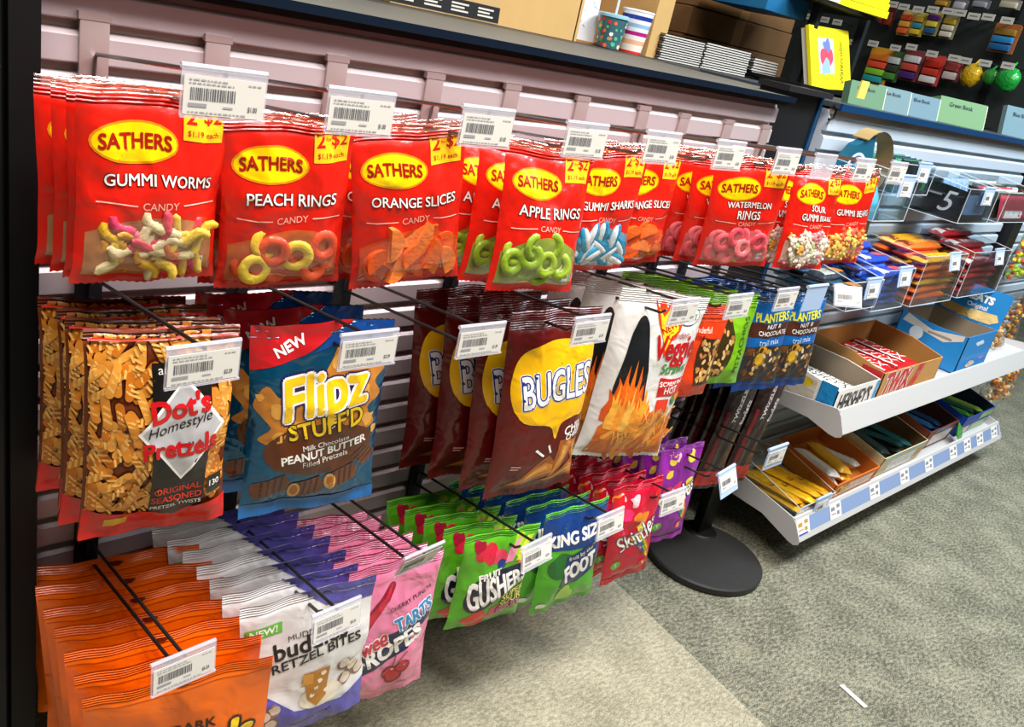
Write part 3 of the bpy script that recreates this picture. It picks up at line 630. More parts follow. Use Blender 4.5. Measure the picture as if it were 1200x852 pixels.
nutbag('clear bag of brown nuts past the blue carton', 3.66, -.10, .36, .34, .24, NC, 2)
nutbag('clear bag of tan candies lying at the end of the upper shelf', 3.31, -.15, zB, .25, .085, ('c9a068', 'e0c490', 'a8743c'), 3, .12)
nutbag('clear bag of lime and orange candies at the far right', 3.66, -.07, .64, .3, .2, ('8ab82a', 'c8d83a', 'd8502a', 'f0c040'), 4)
# ------------------------------------------------------------------ red candy bags with a clear window
WIN = [(.05, .055), (.95, .055)] + [(.95-.9*i/14, .24+.15*math.sin(PI*(.12+.76*i/14))-.02*i/14) for i in range(15)]
def win_top(u): return .24+.15*math.sin(PI*(.12+.76*(.95-u)/.9))
def candy_bag(key, lines, candy, dark, desc, where, n, pose, dy, seed):
    w, h = .14, .186
    bag = Bag(w, h, .034, film(RED), vb=.045, vt=.9, q=.62, seed=seed, header=(.945, clear('ffd9d0', .16, .12)), wr=.0026)
    txtw = lines[0][1]
    L = [[('P', WIN, ink(dark)), ('O', .35, .735, .285, .137, ink('e88c10')),
          ('R', .67, .76, .955, .925, ink('ffc21e'))],
         [('O', .35, .735, .27, .122, YEL), ('T', '2', .725, .88, .065, ink('d02010'), {'bold': .03}), ('T', 'for', .79, .885, .05, ink('d02010')), ('T', '$2', .875, .88, .12, ink('d02010'), {'bold': .02}),
          ('T', '$1.19 each', .81, .795, .22, ink('b03010'), {'bold': .01}), ('R', .10, .437, .36, .443, ink('f7c9b8')), ('R', .68, .437, .94, .443, ink('f7c9b8')), ('T', 'CANDY', .52, .44, .25, ink('f3b9a4')),
          ('R', .80, .085, .89, .14, WHITE)],
         [('T', 'SATHERS', .35, .735, .46, ink('a81a08'), {'bold': .035, 'hs': 1.15, 'arch': .012}), ('T', '100', .845, .118, .07, BLACK, {'bold': .02})]]
    for s, tw, cv in lines:
        L[1].append(('T', s, .52, cv, tw, ink('3c0d06'), {'bold': .05, 'hs': 1.05}))
        L[2].append(('T', s, .52, cv, tw, WHITE, {'bold': .012, 'hs': 1.05}))
    root = make_bag(bag, 'candy_bag', 'x', 'candy bag', 'red bags of gummy candy on the top row', L)
    rnd = random.Random(seed); sc, gap, rad = candy[2]
    for layer, emb in ((0, .0034), (1, -.0006)):          # candies pressed against the film, some deeper
        got = []
        for _ in range(900):
            x, z = rnd.uniform(.06*w+rad, .94*w-rad), rnd.uniform(.055*h+rad, .42*h)
            if z > win_top(x/w)*h-rad*.75 or any((x-a)**2+(z-b)**2 < gap*gap for a, b in got): continue
            got.append((x, z))
            if len(got) > 30: break
        for x, z in got:
            me = candy[1][rnd.randrange(len(candy[1]))]; o = bpy.data.objects.new(candy[0], me); COL.objects.link(o); o.parent = root
            o.location = bag.S(x/w, z/h, 1, -emb); o.rotation_mode = 'YXZ'; o.rotation_euler = (rnd.uniform(-.15, .15), rnd.uniform(0, 6.28), rnd.uniform(-.25, .25)); o.scale = (sc, sc*.75, sc)
    mb = MB(); V, F = tri2([(a*w, b*h) for a, b in WIN]); V, F = cut2(V, F, (w/40, bag.vt*h/34))
    mb.add([bag.S(a/w, b/h, 1, .0075*min(1, 8*min(a/w, 1-a/w, b/h-.045))+.0006) for a, b in V], F, CLEAR); mb.build('clear_window', root, smooth=80)
    series(root, n, pose, dy, desc, where, ys=None)
    return root
def mesh_of(fn):
    mb = MB(); fn(mb); o = mb.build('tmp', smooth=70); me = o.data; bpy.data.objects.remove(o); return me
def gm(h): return M(h, .5, 0, .3, .25, 90)
def ring_two(h1, h2):
    def f(mb):
        n, m = 20, 8
        V = []; F1 = []; F2 = []
        for i in range(n):
            a = 2*PI*i/n
            for j in range(m):
                b = 2*PI*j/m; V.append(((.0105+.0048*math.cos(b))*math.cos(a), .0042*math.sin(b), (.0105+.0048*math.cos(b))*math.sin(a)))
        for i in range(n):
            for j in range(m): (F1 if j in (4, 5, 6, 7) else F2).append((i*m+j, ((i+1) % n)*m+j, ((i+1) % n)*m+(j+1) % m, i*m+(j+1) % m))
        mb.add(V, F1, gm(h1)); o = len(mb.v); mb.add(V, F2, gm(h2))
    return mesh_of(f)
def worm(h1, h2):
    def f(mb):
        P = [(.004*math.sin(k*.9), 0, -.019+.038*k/9) for k in range(10)]
        mb.tube(P[:6], [.0025]+[.0042, .0046]*2+[.0046], gm(h1)); mb.tube(P[5:], [.0046, .0042, .0046, .004, .0022], gm(h2))
    return mesh_of(f)
def slice_(h):
    def f(mb):
        P = ellipse(0, -.004, .0145, .0135, 14, 0, 0, PI); mb.prism(P, -.0045, .0045, gm(h), 'y')
    return mesh_of(f)
def shark(h1, h2):
    def f(mb):
        mb.ell((0, 0, 0), (.0065, .0045, .019), gm(h1)); mb.ell((.004, -.001, 0), (.0055, .0046, .0165), gm(h2)); mb.ell((-.007, 0, .002), (.004, .002, .005), gm(h1))
    return mesh_of(f)
def bear(h):
    def f(mb):
        m = gm(h); mb.ell((0, 0, 0), (.006, .005, .008), m); mb.ell((0, 0, .0095), (.0048, .0045, .0045), m)
        for s in (-1, 1): mb.ell((s*.0038, 0, .0135), (.0017, .0017, .0017), m, 8, 6); mb.ell((s*.0055, -.002, .002), (.002, .0025, .0035), m, 8, 6); mb.ell((s*.004, -.002, -.0085), (.0026, .003, .003), m, 8, 6)
    return mesh_of(f)
PEACH = ('gummy_ring', [ring_two('d9542a', 'e8b23a'), ring_two('e8bc38', 'eccf72'), ring_two('e8502c', 'f2943a'), ring_two('f2d240', 'e04a28')], (1.2, 0.0255, 0.015))
APPLE = ('gummy_ring', [ring_two('98b428', 'a8c040'), ring_two('8fae24', 'd9d9b4'), ring_two('d6d8b6', 'a4bf3c'), ring_two('86a622', '9dba36')], (1.2, 0.0255, 0.015))
MELON = ('gummy_ring', [ring_two('f0606c', 'f48a8e'), ring_two('e8485c', 'f0a8a4'), ring_two('f27c82', 'cdd888')], (1.15, 0.025, 0.0145))
WORMS = ('gummy_worm', [worm('e4b22a', 'd89a30'), worm('d63a62', 'e0849a'), worm('ead6a8', 'd8485a'), worm('e8c448', 'e6d8a0'), worm('d8703a', 'e0b84a')], (1.15, 0.0125, 0.0165))
SLICES = ('orange_slice', [slice_('f2681a'), slice_('ee5a12'), slice_('f58236')], (1.3, 0.023, 0.0135))
SHARKS = ('gummy_shark', [shark('1f9ac4', 'eceff0'), shark('1789b4', 'dfe9ec')], (1.1, 0.016, 0.0155))
BEARS = ('gummy_bear', [bear('e9d8c8'), bear('e7a23a'), bear('d98a8e'), bear('c8cf9a'), bear('efe3d2')], (1.1, 0.0125, 0.009))
BEARS2 = ('gummy_bear', [bear('f0b050'), bear('e8823a'), bear('f0d060'), bear('e85a4a')], (1.1, 0.0125, 0.009))
candy_bag('worms', [('GUMMI WORMS', .74, .56)], WORMS, 'b87a4e', 'red bag of gummy worms', 'on the hook beside the left post', 4, (.333, -.205, 1.034, 1, 3, 0), .034, 1)
candy_bag('peach', [('PEACH RINGS', .72, .555)], PEACH, 'c8602c', 'red bag of yellow orange peach rings', 'on the second top hook', 3, (.462, -.215, 1.022, -8, 5, -4), .036, 2)
candy_bag('orange', [('ORANGE SLICES', .76, .555)], SLICES, 'd8480f', 'red bag of orange fruit slices', 'between peach ring and green ring bags', 3, (.595, -.232, 1.028, -11, 2, -9), .045, 3)
candy_bag('apple', [('APPLE RINGS', .74, .555)], APPLE, '8a9a3c', 'red bag of green apple rings', 'on the fourth top hook', 4, (.81, -.244, 1.021, -8, -7, 1), .05, 4)
candy_bag('sharks', [('GUMMI SHARKS', .76, .555)], SHARKS, '5f9cb4', 'red bag of blue and white gummy sharks', 'right of the green apple rings', 2, (.965, -.215, 1.022, -6, 2, -3), .06, 5)
candy_bag('orange', [('ORANGE SLICES', .76, .555)], SLICES, 'd8480f', 'red bag of orange fruit slices behind sharks', 'left of pink rings', 2, (1.085, -.19, 1.018, -8, 2, -3), .06, 6)
candy_bag('melon', [('WATERMELON', .62, .60), ('RINGS', .32, .515)], MELON, 'd0606a', 'red bag of pink watermelon rings', 'on its hook', 5, (1.278, -.249, 1.028, -26, 4, -6), .042, 7)
candy_bag('sour', [('SOUR', .28, .605), ('GUMMI BEARS', .62, .52)], BEARS, 'c09a88', 'red bag of pale sour gummy bears', 'right of the pink rings', 3, (1.51, -.246, 1.022, -10, -6, 0), .05, 8)
candy_bag('bears', [('GUMMI BEARS', .7, .555)], BEARS2, 'c8813a', 'red bag of amber gummy bears', 'at the right end of the row', 2, (1.655, -.245, 1.025, -12, -4, -4), .06, 9)

# ------------------------------------------------------------------ pretzel twists bag
rp = random.Random(5)
def twists(n, w, h, v0, v1, u0=0.0, u1=1.0, cols=('d0842c', 'c26c18', 'dc9638', 'd98a2a'), ll=.085, rr=.028):
    out = [[], [], []]
    for i in range(n):
        u, v, a = rp.uniform(u0+.02, u1-.02), rp.uniform(v0+.02, v1-.01), rp.uniform(.5, 2.4)
        l = ll*rp.uniform(.8, 1.2); asp = w/h; k = i % 3
        out[0].append(('P', capsule(u, v, l, rr*1.35, a, asp), ink('4a1a08')))
        out[1 if i % 2 else 2].append(('P', capsule(u, v, l, rr, a, asp), ink(cols[rp.randrange(len(cols))])))
        L2 = out[2]
        for q in (-.6, -.1, .4):
            L2.append(('P', capsule(u+q*l*math.cos(a), v+q*l*math.sin(a)*asp, rr*.8, rr*.28, a+.9, asp), ink('ecb45c')))
    clampu = lambda P: [(min(.985, max(.015, x)), min(.985, max(.01, y))) for x, y in P]
    return [[(d[0], clampu(d[1]), d[2]) for d in L] for L in out]
w, h = .15, .232
tw = twists(195, w, h, .12, .985, 0, 1)
dots = tw + [
    [('P', [(0, 0), (1, 0), (1, .15), (.55, .115), (.3, .125), (0, .17)], ink('d81410')), ('R', .02, .962, .98, .970, ink('d81410')),
     ('P', [(.40, .87), (.80, .87), (.83, .5), (.80, .17), (.62, .085), (.42, .13)], BLACK)],
    [('P', [(.62, .80), (.93, .555), (.62, .31), (.31, .555)], WHITE), ('R', .14, .07, .29, .115, ink('d8a818'))],
    [('P', [(.62, .78), (.90, .555), (.62, .33), (.34, .555)], ink('b9b8ba')), ('T', 'authentic', .6, .84, .32, WHITE), ('T', 'ORIGINAL', .61, .255, .34, ink('e0301c'), {'bold': .02, 'rot': 5}), ('T', 'SEASONED', .61, .205, .36, ink('e0301c'), {'bold': .02, 'rot': 5}),
     ('T', 'PRETZEL TWISTS', .61, .16, .36, WHITE, {'bold': .015, 'rot': 5}), ('R', .83, .20, .95, .29, ink('26221f'))],
    [('T', "Dot's", .60, .665, .40, ink('c8141a'), {'bold': .045, 'rot': 6, 'hs': 1.15}), ('T', 'Homestyle', .60, .575, .46, BLACK, {'shear': .35, 'rot': 10}), ('T', 'Pretzels', .61, .475, .52, ink('c8141a'), {'bold': .04, 'rot': 5, 'hs': 1.1}), ('T', '130', .89, .25, .08, WHITE, {'bold': .02})]]
b = Bag(w, h, .042, film('6e2e0c'), vb=.05, vt=.95, seed=11, wr=.003)
r_ = make_bag(b, 'pretzel_bag', 'x', 'snack bag', 'seasoned pretzel twist bags', dots)
series(r_, 4, (.346, -.222, .806, -7, 0, 0), .042, 'red and golden bag of pretzel twists', 'on its hook at left')
# the same foil of stuffed pretzel nuggets
def nugget(cu, cv, rot, s=1.18, open_=False, asp=.17/.245):
    c, sn = math.cos(R(rot)), math.sin(R(rot)); a = []
    def T(P): return [(cu+(x*c-y*sn)*s, cv+(x*sn+y*c)*asp*s) for x, y in P]
    o0 = [('P', T([(-.1, -.06), (.09, -.065), (.115, 0), (.09, .065), (-.1, .06), (-.12, 0)]), ink('6b3a22'))]
    o1 = [('P', T([(x-.008, -.058), (x+.006, -.058), (x+.03, .058), (x+.016, .058)]), ink('3e1e10')) for x in (-.07, -.03, .01, .05)]
    if open_: o1.append(('P', T(ellipse(-.085, 0, .04, .062, 16)), ink('d9a45a'))); o1.append(('P', T(ellipse(-.085, 0, .026, .044, 14)), ink('b06a1c')))
    return o0, o1
n1 = nugget(.18, .175, 14); n2 = nugget(.45, .15, 10, 1.15, True); n3 = nugget(.72, .19, 14, 1.15, True); n4 = nugget(.87, .30, -40, 1.05)
rb = random.Random(9); cara = ink('c07a28'); cara2 = ink('dda045')
splash = [[('S', [(.02, .62), (.1, .72), (.2, .66), (.3, .74), (.42, .7), (.55, .8), (.62, .9), (.7, .86), (.8, .78), (.98, .76), (.9, .70), (.97, .62), (.86, .56), (.95, .46), (.82, .44), (.7, .48), (.5, .46), (.35, .42), (.2, .40), (.06, .44), (.14, .5), (.08, .56)], cara)],
          [('P', blob(u, v, r, 10, .3, .7), cara2) for u, v, r in ((.18, .6, .06), (.35, .5, .07), (.6, .52, .07), (.8, .66, .07), (.62, .8, .06), (.2, .45, .05), (.88, .5, .05), (.06, .66, .03), (.95, .42, .03))]]
flipz = [splash[0]+[('P', [(0, 1), (.72, 1), (.36, .86), (0, .78)], ink('c01820')), ('P', [(.74, 1), (1, 1), (1, .92), (.40, .86)], ink('0c3f86')), ('P', [(0, 0), (1, 0), (1, .075), (0, .075)], ink('1a6cb4'))],
         splash[1]+[('P', ellipse(.52, .37, .42, .14, 30), ink('5a2c12'))]+n1[0]+n2[0]+n3[0]+n4[0],
         n1[1]+n2[1]+n3[1]+n4[1]+[('T', 'NEW', .26, .905, .22, WHITE, {'bold': .03, 'rot': 27}), ('T', 'Flipz', .53, .64, .62, ink('2a1a55'), {'bold': .11, 'rot': 9, 'shear': .15, 'hs': 1.25}),
          ('T', 'Milk Chocolate', .55, .405, .36, WHITE, {'rot': 9}), ('T', 'PEANUT BUTTER', .55, .36, .66, WHITE, {'bold': .03, 'rot': 9}), ('T', 'Filled Pretzels', .56, .315, .36, WHITE, {'rot': 9})],
         [('T', 'Flipz', .53, .64, .62, WHITE, {'bold': .075, 'rot': 9, 'shear': .15, 'hs': 1.25}), ("T", "STUFF'D", .54, .505, .56, ink('3e2210'), {'bold': .07, 'rot': 10, 'hs': 1.15})],
         [('T', 'Flipz', .53, .64, .62, ink('f4c814'), {'bold': .03, 'rot': 9, 'shear': .15, 'hs': 1.25}), ("T", "STUFF'D", .54, .505, .56, ink('f0c81a'), {'bold': .02, 'rot': 10, 'hs': 1.15})]]
b = Bag(.17, .247, .036, foil('07547a'), vb=.06, vt=.93, seed=12, wr=.0034)
r_ = make_bag(b, 'pretzel_pouch', 'x', 'snack bag', 'blue foil bags of filled pretzels', flipz)
series(r_, 3, (.523, -.232, .802, -10, 0, -2), .07, 'shiny teal foil bag of filled pretzels', 'right of the pretzel twists')

# ------------------------------------------------------------------ maroon corn cone bags
def cone(cu, cv, s, rot, asp=.17/.3):
    c, sn = math.cos(R(rot)), math.sin(R(rot))
    def T(P): return [(cu+(x*c-y*sn)*s, cv+(x*sn+y*c)*s*asp) for x, y in P]
    return [('P', T([(-.32, -.02), (.2, -.13), (.25, 0), (.2, .13)]), ink('a85a18'))], [('P', T([(-.28, -.01), (.2, -.09), (.22, 0), (.15, .06)]), ink('cf8432'))], [('P', T([(-.2, .0), (.17, -.03), (.15, .03)]), ink('e0a552'))]
cs = [cone(.45, .13, 1.0, 22), cone(.72, .20, .9, 70), cone(.80, .10, .85, 10), cone(.9, .22, .6, 110)]
cs3 = [sum((c[i] for c in cs), []) for i in range(3)]
bug = [cs3[0]+[('S', [(.08, .54), (.06, .66), (.14, .775), (.4, .835), (.75, .845), (.97, .82), (.97, .47), (.80, .44), (.64, .42), (.60, .335), (.50, .415), (.2, .44)], ink('efb70c'))],
       cs3[1]+[('T', 'BUGLES', .57, .62, .80, ink('f2f2f2'), {'bold': .10, 'rot': 6, 'hs': 1.75}), ('O', .86, .875, .115, .115, WHITE), ('T', 'CHILI', .84, .375, .27, WHITE, {'bold': .02, 'rot': 8}), ('T', 'CHEESE', .86, .335, .25, WHITE, {'bold': .02, 'rot': 8}),
       ('P', [(.40, .275), (.42, .285), (.52, .245), (.51, .235)], WHITE), ('P', [(.54, .30), (.56, .305), (.59, .26), (.575, .255)], WHITE), ('R', .17, .185, .27, .195, ink('e8a8a0')), ('R', .17, .17, .25, .178, ink('e8a8a0'))],
       cs3[2]+[('T', 'BUGLES', .57, .62, .80, ink('1b2f74'), {'bold': .07, 'rot': 6, 'hs': 1.75}), ('O', .86, .875, .085, .085, ink('9db4dd'))],
       [('T', 'BUGLES', .57, .62, .80, ink('f4f4f4'), {'bold': .02, 'rot': 6, 'hs': 1.75}), ('O', .86, .87, .04, .05, WHITE)]+[('P', capsule(.86+.035*math.cos(a), .87+.03*math.sin(a), .02, .008, a, .57), WHITE) for a in (.6, 1.1, 1.6, 2.1, 2.7)]]
b = Bag(.17, .305, .05, film('5e0b08'), vb=.05, vt=.9, seed=13, wr=.003, q=.7)
r_ = make_bag(b, 'corn_snack_bag', 'x', 'snack bag', 'maroon corn snack bags', bug)
series(r_, 4, (.928, -.218, .782, -8, -3, -2), .05, 'maroon bag of corn snack cones', 'on the middle row', dx=-.016)

# ------------------------------------------------------------------ white veggie stick bags
rv = random.Random(3)
def flame(u, v, s, hgt, col):
    return ('P', [(u-s*.5, v), (u-s*.55, v+hgt*.25), (u-s*.3, v+hgt*.5), (u-s*.42, v+hgt*.75), (u-s*.1, v+hgt*.6), (u+s*.08, v+hgt), (u+s*.2, v+hgt*.55), (u+s*.42, v+hgt*.7), (u+s*.4, v+hgt*.3), (u+s*.5, v)], ink(col))
straws = [('P', capsule(rv.uniform(.2, .92), rv.uniform(.06, .26), .13, .022, rv.uniform(.5, 2.2), .63), ink(rv.choice(('d9761a', 'e58a22', 'c96012', 'f0a33a')))) for _ in range(46)]
straws2 = [('P', capsule(d[1][0][0], min(.3, max(.05, d[1][0][1])), .07, .006, rv.uniform(.6, 2.2), .63), ink('f7bb58')) for d in straws[:26]]
veg = [[('S', [(.14, .3), (.15, .62), (.20, .80), (.28, .86), (.36, .79), (.41, .62), (.45, .3)], ink('17191c')), ('P', [(.1, .02), (.98, .02), (.98, .25), (.8, .30), (.5, .34), (.2, .3), (.1, .2)], ink('d96c14'))],
       straws[:23]+[flame(.16+.062*i, .24+.03*(i % 2), .15, .38-.06*abs(i-2), c) for i, c in enumerate(('d65312', 'e8641a', 'f07a1c', 'e8641a', 'd65312', 'f59a2c', 'e8641a'))]+[('P', [(.38, .96), (.44, .9), (.46, .96), (.53, .91), (.58, .97), (.62, .91), (.72, .95), (.76, .88), (.73, .8), (.62, .73), (.57, .64), (.53, .74), (.45, .84)], ink('e23a12')),
        ('R', .60, .42, .95, .53, ink('c8201c')), ('P', [(.62, .40), (.78, .40), (.79, .33), (.70, .30), (.62, .33)], ink('d8341c'))],
       straws[23:]+straws2+[flame(.18+.07*i, .20, .09, .28-.04*(i % 2), c) for i, c in enumerate(('f7b23c', 'f59a2c', 'fbc050', 'f7a030', 'f59a2c'))]+[('P', [(.44, .9), (.5, .86), (.56, .91), (.6, .86), (.7, .89), (.7, .8), (.62, .76), (.57, .68), (.52, .76)], ink('f8c81c')), ('O', .80, .885, .135, .09, ink('3a5a44')),
        ('T', "SCREAMIN'", .775, .50, .33, WHITE, {'bold': .02, 'rot': 4}), ('T', 'HOT', .775, .455, .18, WHITE, {'bold': .02, 'rot': 4}), ('P', blob(.86, .395, .05, 9, .2, .6), ink('4a7a28')), ('P', blob(.93, .41, .045, 9, .2, .6), ink('e07a28'))],
       [('T', 'NEW!', .60, .81, .2, ink('b01a10'), {'bold': .03, 'rot': 30}), ('O', .80, .885, .125, .08, WHITE), ('T', 'Veggie', .73, .685, .5, ink('c0161c'), {'bold': .035, 'shear': .2, 'rot': 5, 'hs': 1.5}), ('T', 'Garden', .72, .775, .27, ink('b02a20'), {'shear': .3, 'rot': 6}),
        ('T', 'Straws', .74, .59, .34, ink('3f8a3c'), {'shear': .3, 'bold': .02, 'rot': 6})],
       [('T', 'Sensible', .80, .893, .19, ink('3a5a44'), {'rot': 5}), ('T', 'Portions', .80, .872, .19, ink('3a5a44'), {'rot': 5})]]
b = Bag(.19, .30, .06, film('dcdad6'), vb=.045, vt=.92, seed=14, wr=.003, q=.66)
r_ = make_bag(b, 'veggie_straw_bag', 'x', 'snack bag', 'white veggie straw bags', veg)
series(r_, 3, (1.165, -.235, .80, -14, -2, 4), .062, 'white flame printed bag of veggie straws', 'on its hook', dx=-.012)

# ------------------------------------------------------------------ pistachio bags
def nuts(n, u0, u1, v0, v1, cols, s=.05, asp=.75, ok=None, rnd=random.Random(4)):
    A, B = [], []
    while len(A) < n:
        u, v, a = rnd.uniform(u0, u1), rnd.uniform(v0, v1), rnd.uniform(0, 3.1)
        if ok and not ok(u, v): continue
        A.append(('P', capsule(u, v, s*.5, s*.66, a, asp), ink('5a3a1c'))); B.append(('P', capsule(u+.004, v+.004, s*.45, s*.5, a, asp), ink(cols[rnd.randrange(len(cols))])))
    return A, B
PC = ('c9a05c', 'b98744', 'd8b878', 'a8853c', 'c47a3c')
nA, nB = nuts(46, .52, .9, .2, .62, PC, .045, .78, lambda u, v: u > .45+1.2*(v-.42)**2+.04)
ped = [[('P', [(.52, .66), (.93, .62), (.93, .16), (.5, .14), (.46, .3), (.46, .48)], ink('3a2410')), ('R', .02, .845, .98, .853, ink('8a1c08')), ('R', .02, .82, .98, .826, ink('f07a50'))], nA, nB+[('T', 'PISTACHIOS', .2, .42, .52, ink('8a1808'), {'rot': 90}), ('T', 'Wonderful', .45, .73, .5, ink('f4d8c8'), {'bold': .01}), ('T', 'salted', .42, .66, .26, ink('7a1808'))]]
b = Bag(.135, .172, .04, film('d83a10'), 'stand', vb=0, vt=.88, seed=15, wr=.002)
r_ = make_bag(b, 'pistachio_bag', 'x', 'nut bag', 'pistachio bags', ped)
series(r_, 4, (1.279, -.245, .775, -6, -2, 3), .05, 'orange red bag of pistachios', 'beside the veggie straws', dx=-.01)
nA, nB = nuts(40, .1, .6, .12, .75, PC, .05, .72, lambda u, v: u < .6-1.0*(v-.42)**2, random.Random(8))
gr = [[('P', [(.02, .8), (.5, .72), (.63, .5), (.6, .3), (.45, .1), (.02, .1)], ink('3a2c10')), ('R', .02, .845, .98, .853, ink('4a7a10'))], nA, nB+[('T', 'PISTACHIOS', .78, .45, .85, ink('2f5010'), {'rot': 84})]]
b = Bag(.125, .172, .035, film('76b51a'), 'stand', vb=0, vt=.88, seed=16, wr=.002)
r_ = make_bag(b, 'pistachio_bag', 'x', 'nut bag', 'pistachio bags', gr)
series(r_, 5, (1.378, -.237, .785, -10, -5, 2), .042, 'lime green bag of pistachios', 'behind the orange red one', dx=-.012)

# ------------------------------------------------------------------ slim blue nut packs
nA, nB = nuts(60, .08, .92, .14, .47, ('c99a58', 'e0b878', '7a4a20', 'f0e0c0', '4a2a14', 'd8a030'), .055, .58)
pl = [[('R', .03, .11, .97, .49, ink('2c2a30')), ('R', 0, .585, 1, .73, ink('4a2418')), ('R', 0, 0, 1, .10, ink('0c3c8c'))], nA+[('O', .36, .34, .12, .16, ink('dda018')), ('O', .36, .46, .075, .085, ink('dda018'))], nB[:44]+[('T', 'PLANTERS', .5, .79, .74, ink('d8d83a'), {'bold': .04, 'hs': 1.3, 'rot': 2}), ('T', 'NUT &', .55, .70, .32, WHITE, {'bold': .015}), ('T', 'CHOCOLATE', .55, .63, .66, WHITE, {'bold': .015}), ('T', 'trail mix', .5, .54, .5, ink('cfe4f4'))],
      [('O', .33, .36, .07, .11, ink('f0c030'))]]
b = Bag(.115, .20, .026, film('0f63b0'), vb=.06, vt=.93, seed=17, wr=.0028)
r_ = make_bag(b, 'nut_mix_pack', 'x', 'nut bag', 'slim blue nut mix packs', pl)
series(r_, 6, (1.545, -.225, .765, -14, -3, -3), .033, 'slim blue pack of nuts and chocolate', 'right of the green bags', dx=-.008)
r2 = dup(r_); series(r2, 6, (1.658, -.236, .763, -14, -3, -3), .033, 'slim blue pack of nuts and chocolate', 'under the blank label', dx=-.008)

# ------------------------------------------------------------------ orange peanut butter pouches
re_ = [[('R', .01, .905, .99, .909, ink('b8480a')), ('O', .5, .955, .045, .018, ink('7a3008'))],
       [('T', 'DARK', .56, .66, .25, ink('2a1206'), {'bold': .03}), ('T', "Reese's", .52, .50, .78, ink('2a1206'), {'bold': .12, 'shear': .25, 'rot': 8, 'hs': 1.15})],
       [('T', "Reese's", .52, .50, .78, ink('ffd21a'), {'bold': .05, 'shear': .25, 'rot': 8, 'hs': 1.15}), ('T', 'peanut butter cups', .5, .32, .6, ink('ffd21a'), {'rot': 4})]]
b = Bag(.21, .25, .036, M('fd7204', .36, 0, .4, .35, 22), 'stand', vb=0, vt=.93, seed=18, wr=.0028, q=.8)
r_ = make_bag(b, 'candy_pouch', 'x', 'candy pouch', 'orange peanut butter candy pouches', re_)
series(r_, 7, (.375, -.262, .383, -14, 6, -4), .037, 'orange matte candy pouch', 'on the lowest left hook', jit=2.5, dx=.001, rise=-.10)

# ------------------------------------------------------------------ white and violet pretzel bite pouches
VIO = '5b57b4'
rm = random.Random(6)
bites = [(.1, .32), (.16, .2), (.24, .235), (.22, .14), (.08, .47), (.8, .41), (.87, .38), (.82, .30), (.93, .33)]
mud = [[('P', [(.42, 1), (1, 1), (1, .84), (.63, .86)], ink(VIO)), ('P', [(0, 0), (1, 0), (1, .24), (.8, .15), (.6, .11), (.4, .20), (.2, .33), (0, .4)], ink(VIO)), ('R', .03, .775, .3, .845, ink('66b83c'))],
       [('P', blob(u, v, .055, 9, .2, .77), ink('8a6a58')) for u, v in bites]+[('P', blob(.6, .26, .17, 14, .2, .5), ink('e6dcc8')), ('T', 'NEW!', .165, .81, .2, WHITE, {'bold': .02}), ('T', 'MUDDY', .46, .73, .24, ink('2a2020'), {'rot': 4}),
        ('T', 'buddies', .52, .665, .56, ink('1d1414'), {'bold': .025, 'rot': 5, 'hs': 1.1}), ('T', 'PRETZEL BITES', .54, .57, .76, ink('1d1414'), {'bold': .02, 'rot': 8}), ('T', 'COOKIES & CREAM', .55, .09, .34, ink('20203a'), {'bold': .01, 'rot': 8}), ('O', .62, .945, .045, .016, ink('30306a'))],
       [('P', blob(u+.006, v+.006, .045, 9, .2, .77), ink('d9c9b8')) for u, v in bites]+[('P', [(.47, .45), (.68, .45), (.66, .24), (.58, .19), (.5, .26)], ink('b87a28'))],
       [('P', blob(.54+.03*i, .28+.045*(i % 4), .02, 7, .2, .77), ink('efe2c8')) for i in range(5)]+[('P', blob(.5, .40, .05, 8, .3, .77), ink('d89a40'))]]
b = Bag(.185, .24, .032, M('e4e2e2', .36, 0, .4, .35, 22), 'stand', vb=0, vt=.93, seed=19, wr=.0028)
r_ = make_bag(b, 'pretzel_bite_pouch', 'x', 'snack pouch', 'white and violet pretzel bite pouches', mud)
series(r_, 7, (.552, -.24, .425, -9, 1, -4), .034, 'white and violet pouch of pretzel bites', 'on its hook', jit=2.5, dx=-.004, rise=-.02)

